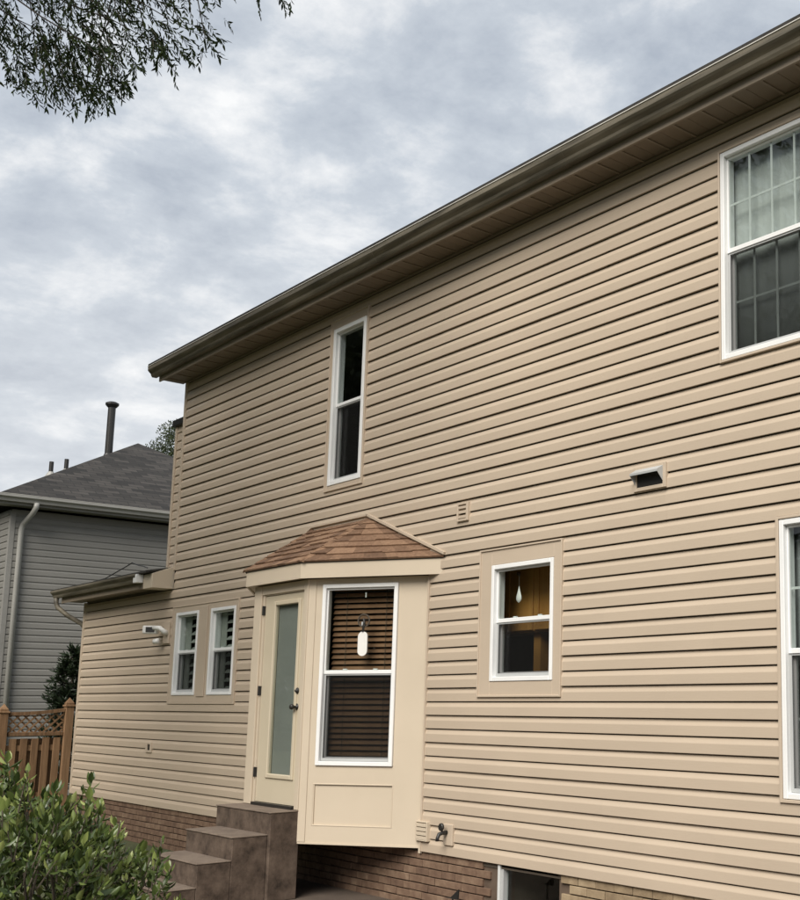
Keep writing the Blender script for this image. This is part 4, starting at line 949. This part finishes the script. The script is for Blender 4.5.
# ------------------------------------------------------------------ the shrub at the lower left
def shrub():
    root = thing('evergreen_shrub', 'broad green leafy shrub at the lower left in front of the steps', 'shrub', (-6.75, -3.95, 0))
    lobes = [((-6.9, -4.15, 1.03), (.62, .62, .60)), ((-6.45, -3.75, .82), (.46, .50, .50)), ((-7.2, -3.85, .90), (.55, .5, .58)), ((-6.35, -4.3, .88), (.5, .45, .56)), ((-5.98, -3.66, .60), (.30, .34, .40)), ((-6.9, -4.75, 1.10), (.55, .55, .66))]
    pts, nor = [], []
    for c_, r_ in lobes:
        n = int(1500*r_[0]*r_[2]); q = norm(RNG.normal(size=(n, 3))); rad = RNG.uniform(.62, 1.04, (n, 1))
        pts.append(np.array(c_)+q*np.array(r_)*rad); nor.append(q)
    P_ = np.concatenate(pts); Nn = np.concatenate(nor)
    bump = 1+0*P_[:, :1]; P_ = P_[P_[:, 2] > .12] if False else P_
    keep = P_[:, 2] > .12; P_, Nn = P_[keep], Nn[keep]
    # outline follows the picture: sprigs may stand proud
    u, v_, zc = project(P_)
    UB = np.array([-300, 0, 20, 45, 66, 94, 110, 119, 141, 158, 167, 172, 900]); VB = np.array([740, 772, 782, 804, 803, 798, 812, 830, 842, 854, 872, 910, 1500])
    clump = np.sin(P_[:, 0]*9+1)+np.sin(P_[:, 1]*10+P_[:, 2]*4)+np.sin(P_[:, 2]*11+P_[:, 0]*3)+RNG.normal(size=len(P_))*.5
    keep = (v_ > np.interp(u, UB, VB)) & (clump > -.75); P_, Nn = P_[keep], Nn[keep]
    top = np.argsort(np.interp(u[keep], UB, VB)-v_[keep])[-90:]; top = RNG.choice(top, 22, replace=False)
    lift = P_[top]+np.stack([RNG.normal(size=22)*.03, RNG.normal(size=22)*.03, RNG.uniform(.05, .13, 22)], 1)
    P_ = np.concatenate([P_, lift, P_[top]*.45+lift*.55]); Nn = np.concatenate([Nn, np.tile([0, 0, 1.], (44, 1))])
    allb, alld, alls, tn, lln = [], [], [], [], []
    stem = MB()
    for i in range(len(P_)):
        ax = norm(Nn[i]*.8+np.array([0, 0, .9])+RNG.normal(size=3)*.22); k = random.randint(6, 10)
        t1 = norm(np.cross(ax, [0.3, .5, .2])); t2 = np.cross(ax, t1); big = random.uniform(.6, 1.25); young = random.random() < .45
        for j in range(k):
            a = j*2.4+random.random()*.4; el = random.uniform(.15, 1.0) if j < k-3 else random.uniform(.9, 1.4)
            d = (t1*math.cos(a)+t2*math.sin(a))*math.cos(el)+ax*math.sin(el)
            allb.append(P_[i]-ax*.02*random.random()-ax*.012*(k-j)); alld.append(d); alls.append(-ax if abs(d@ax) < .95 else t1)
            lln.append(random.uniform(.046, .076)*big); tn.append((random.uniform(.55, 1.0) if young and j > k-5 else random.uniform(0, .65)))
        if i % 2 == 0: stem.tube([tuple(P_[i]), tuple(P_[i]-ax*.16)], [.003, .004], 4, False)
    B_, D_, S_ = np.array(allb), np.array(alld), np.array(alls); ll = np.array(lln)
    # leaf lies across the shoot: side vector chosen so that the blade faces outward
    V_, Q_ = leaves(B_, D_, ll, ll*RNG.uniform(.34, .48, len(ll)), side=S_, fold=.16, curl=.10)
    o = arr_mesh('foliage', V_, Q_, M['sleaf'], np.repeat(np.array(tn), 6), root); o['kind'] = 'stuff'
    for c_, r_ in lobes:
        for k in range(5):
            b_ = (c_[0]+random.uniform(-.6, .6)*r_[0], c_[1]+random.uniform(-.6, .6)*r_[1], c_[2]+random.uniform(-.2, .6)*r_[2])
            limb(stem, (-6.75+random.uniform(-.2, .2), -4.05+random.uniform(-.2, .2), 0), b_, .016, .005, 5, 5, .0, .08)
    stem.build('stems', M['bark'], root)
shrub()

# dark yew behind the gate
def spiky(name, label, base, h, rad, n, material, ln=.10, wd=.012):
    root = thing(name, label, 'shrub', base); st_ = MB(); allb, alld = [], []
    for i in range(n):
        t = random.random()**.8; a = random.random()*6.283; rr = rad*(1-t*.75)*random.uniform(.5, 1.1); z = h*(.15+.85*t)
        p0 = Vector((base[0], base[1], z-.25*rr)); p1 = Vector((base[0]+rr*math.cos(a), base[1]+rr*math.sin(a), z+.22*rr*random.uniform(-.4, 2.2)))
        st_.tube([tuple(p0), tuple(p1)], [.008, .003], 4, False); d = np.array((p1-p0).normalized())
        for j in range(26):
            f_ = random.uniform(.25, 1.02); b_ = np.array(p0.lerp(p1, f_)); allb.append(b_); alld.append(d*.7+RNG.normal(size=3)*.55+np.array([0, 0, .12]))
    st_.tube([(base[0], base[1], 0), (base[0], base[1], h*.95)], [.05, .012], 6)
    st_.build('stems', M['bark'], root); B_, D_ = np.array(allb), np.array(alld)
    V_, Q_ = leaves(B_, D_, RNG.uniform(.7, 1.2, len(B_))*ln, wd, fold=.1)
    o = arr_mesh('foliage', V_, Q_, material, np.repeat(RNG.random(len(B_)), 6), root); o['kind'] = 'stuff'
spiky('yew_shrub', 'dark needled shrub behind the gate beside the grey house', (-21.6, .66, 0), 2.75, .66, 190, M['yleaf'], .14, .03)

# ------------------------------------------------------------------ trees further off (also what the panes mirror)
def far_tree(label, base, h, rad, n, leaf=.22, group=None, ncl=46, name='leafy_tree'):
    root = thing(name, label, 'tree', base, group); base = np.array(base, float)
    C = base+np.array([0, 0, h*.56]); RD = np.array([rad, rad, h*.44])
    tr = MB(); limb(tr, tuple(base), tuple(base+np.array([.2, .1, h*.8])), .03*h**.85*.6, .05, 9, 8, 0, .02)
    ctr = []
    for i in range(ncl):
        q = norm(RNG.normal(size=3))*RNG.uniform(.45, .92); c_ = C+q*RD; ctr.append(c_)
        if i < 16: limb(tr, tuple(base+np.array([.1, .05, h*random.uniform(.3, .7)])), tuple(c_), .06, .02, 6, 5, .05, .05)
    tr.build('trunk', M['bark'], root)
    ctr = np.array(ctr); k = RNG.integers(0, len(ctr), n); r_ = rad*.34
    q = norm(RNG.normal(size=(n, 3))); B_ = ctr[k]+q*RNG.uniform(.3, 1.05, (n, 1))*np.array([r_, r_, r_*.75])
    V_, Q_ = leaves(B_, norm(q+RNG.normal(size=(n, 3))*.8), RNG.uniform(.7, 1.2, n)*leaf, RNG.uniform(.4, .6, n)*leaf, fold=.15)
    o = arr_mesh('crown', V_, Q_, M['fleaf'], np.repeat(RNG.random(n), 6), root); o['kind'] = 'stuff'
far_tree('green tree top showing between the grey roof and the chimney chase', (-38.5, 8.7, 0), 12.0, 1.9, 110000, .08, None, 70)
far_tree('low green tree at the left edge behind the grey roof', (-42.5, 1.2, 0), 8.7, 2.6, 6000, .16)
G_ = 'backyard trees'
far_tree('round backyard tree behind the camera, straight back from the bay', (-11, -23, 0), 12.5, 4.8, 34000, .19, G_)
far_tree('tall backyard tree behind the camera facing the kitchen window', (-21, -21, 0), 14.5, 5.2, 38000, .19, G_)
far_tree('spreading backyard tree far left beyond the fence', (-28.5, -13.0, 0), 16.5, 5.6, 80000, .25, G_, 110)
far_tree('leaning backyard tree next to the fence line', (-33, -5.6, 0), 14.5, 5.0, 70000, .25, G_, 100)
far_tree('smaller backyard tree behind the camera, right of the lawn', (-2, -27, 0), 10.5, 4.4, 30000, .19, G_)
# the wood that closes the backyard, mirrored in the panes
n = 60000; an = RNG.uniform(R(178), R(318), n); rr = RNG.uniform(38, 46, n); zz = RNG.uniform(0, 1, n)*(8.5+1.8*np.sin(an*9)+1.2*np.sin(an*23+1)+.8*np.sin(an*51))
B_ = np.stack([-8+rr*np.cos(an), rr*np.sin(an), zz], 1); D_ = norm(RNG.normal(size=(n, 3)))
V_, Q_ = leaves(B_, D_, RNG.uniform(.5, .9, n), RNG.uniform(.25, .5, n), fold=.15)
tag(arr_mesh('woodland', V_, Q_, M['fleaf'], np.repeat(RNG.random(n), 6)), 'dark wood closing off the backyard behind the camera', 'wood', kind='stuff')
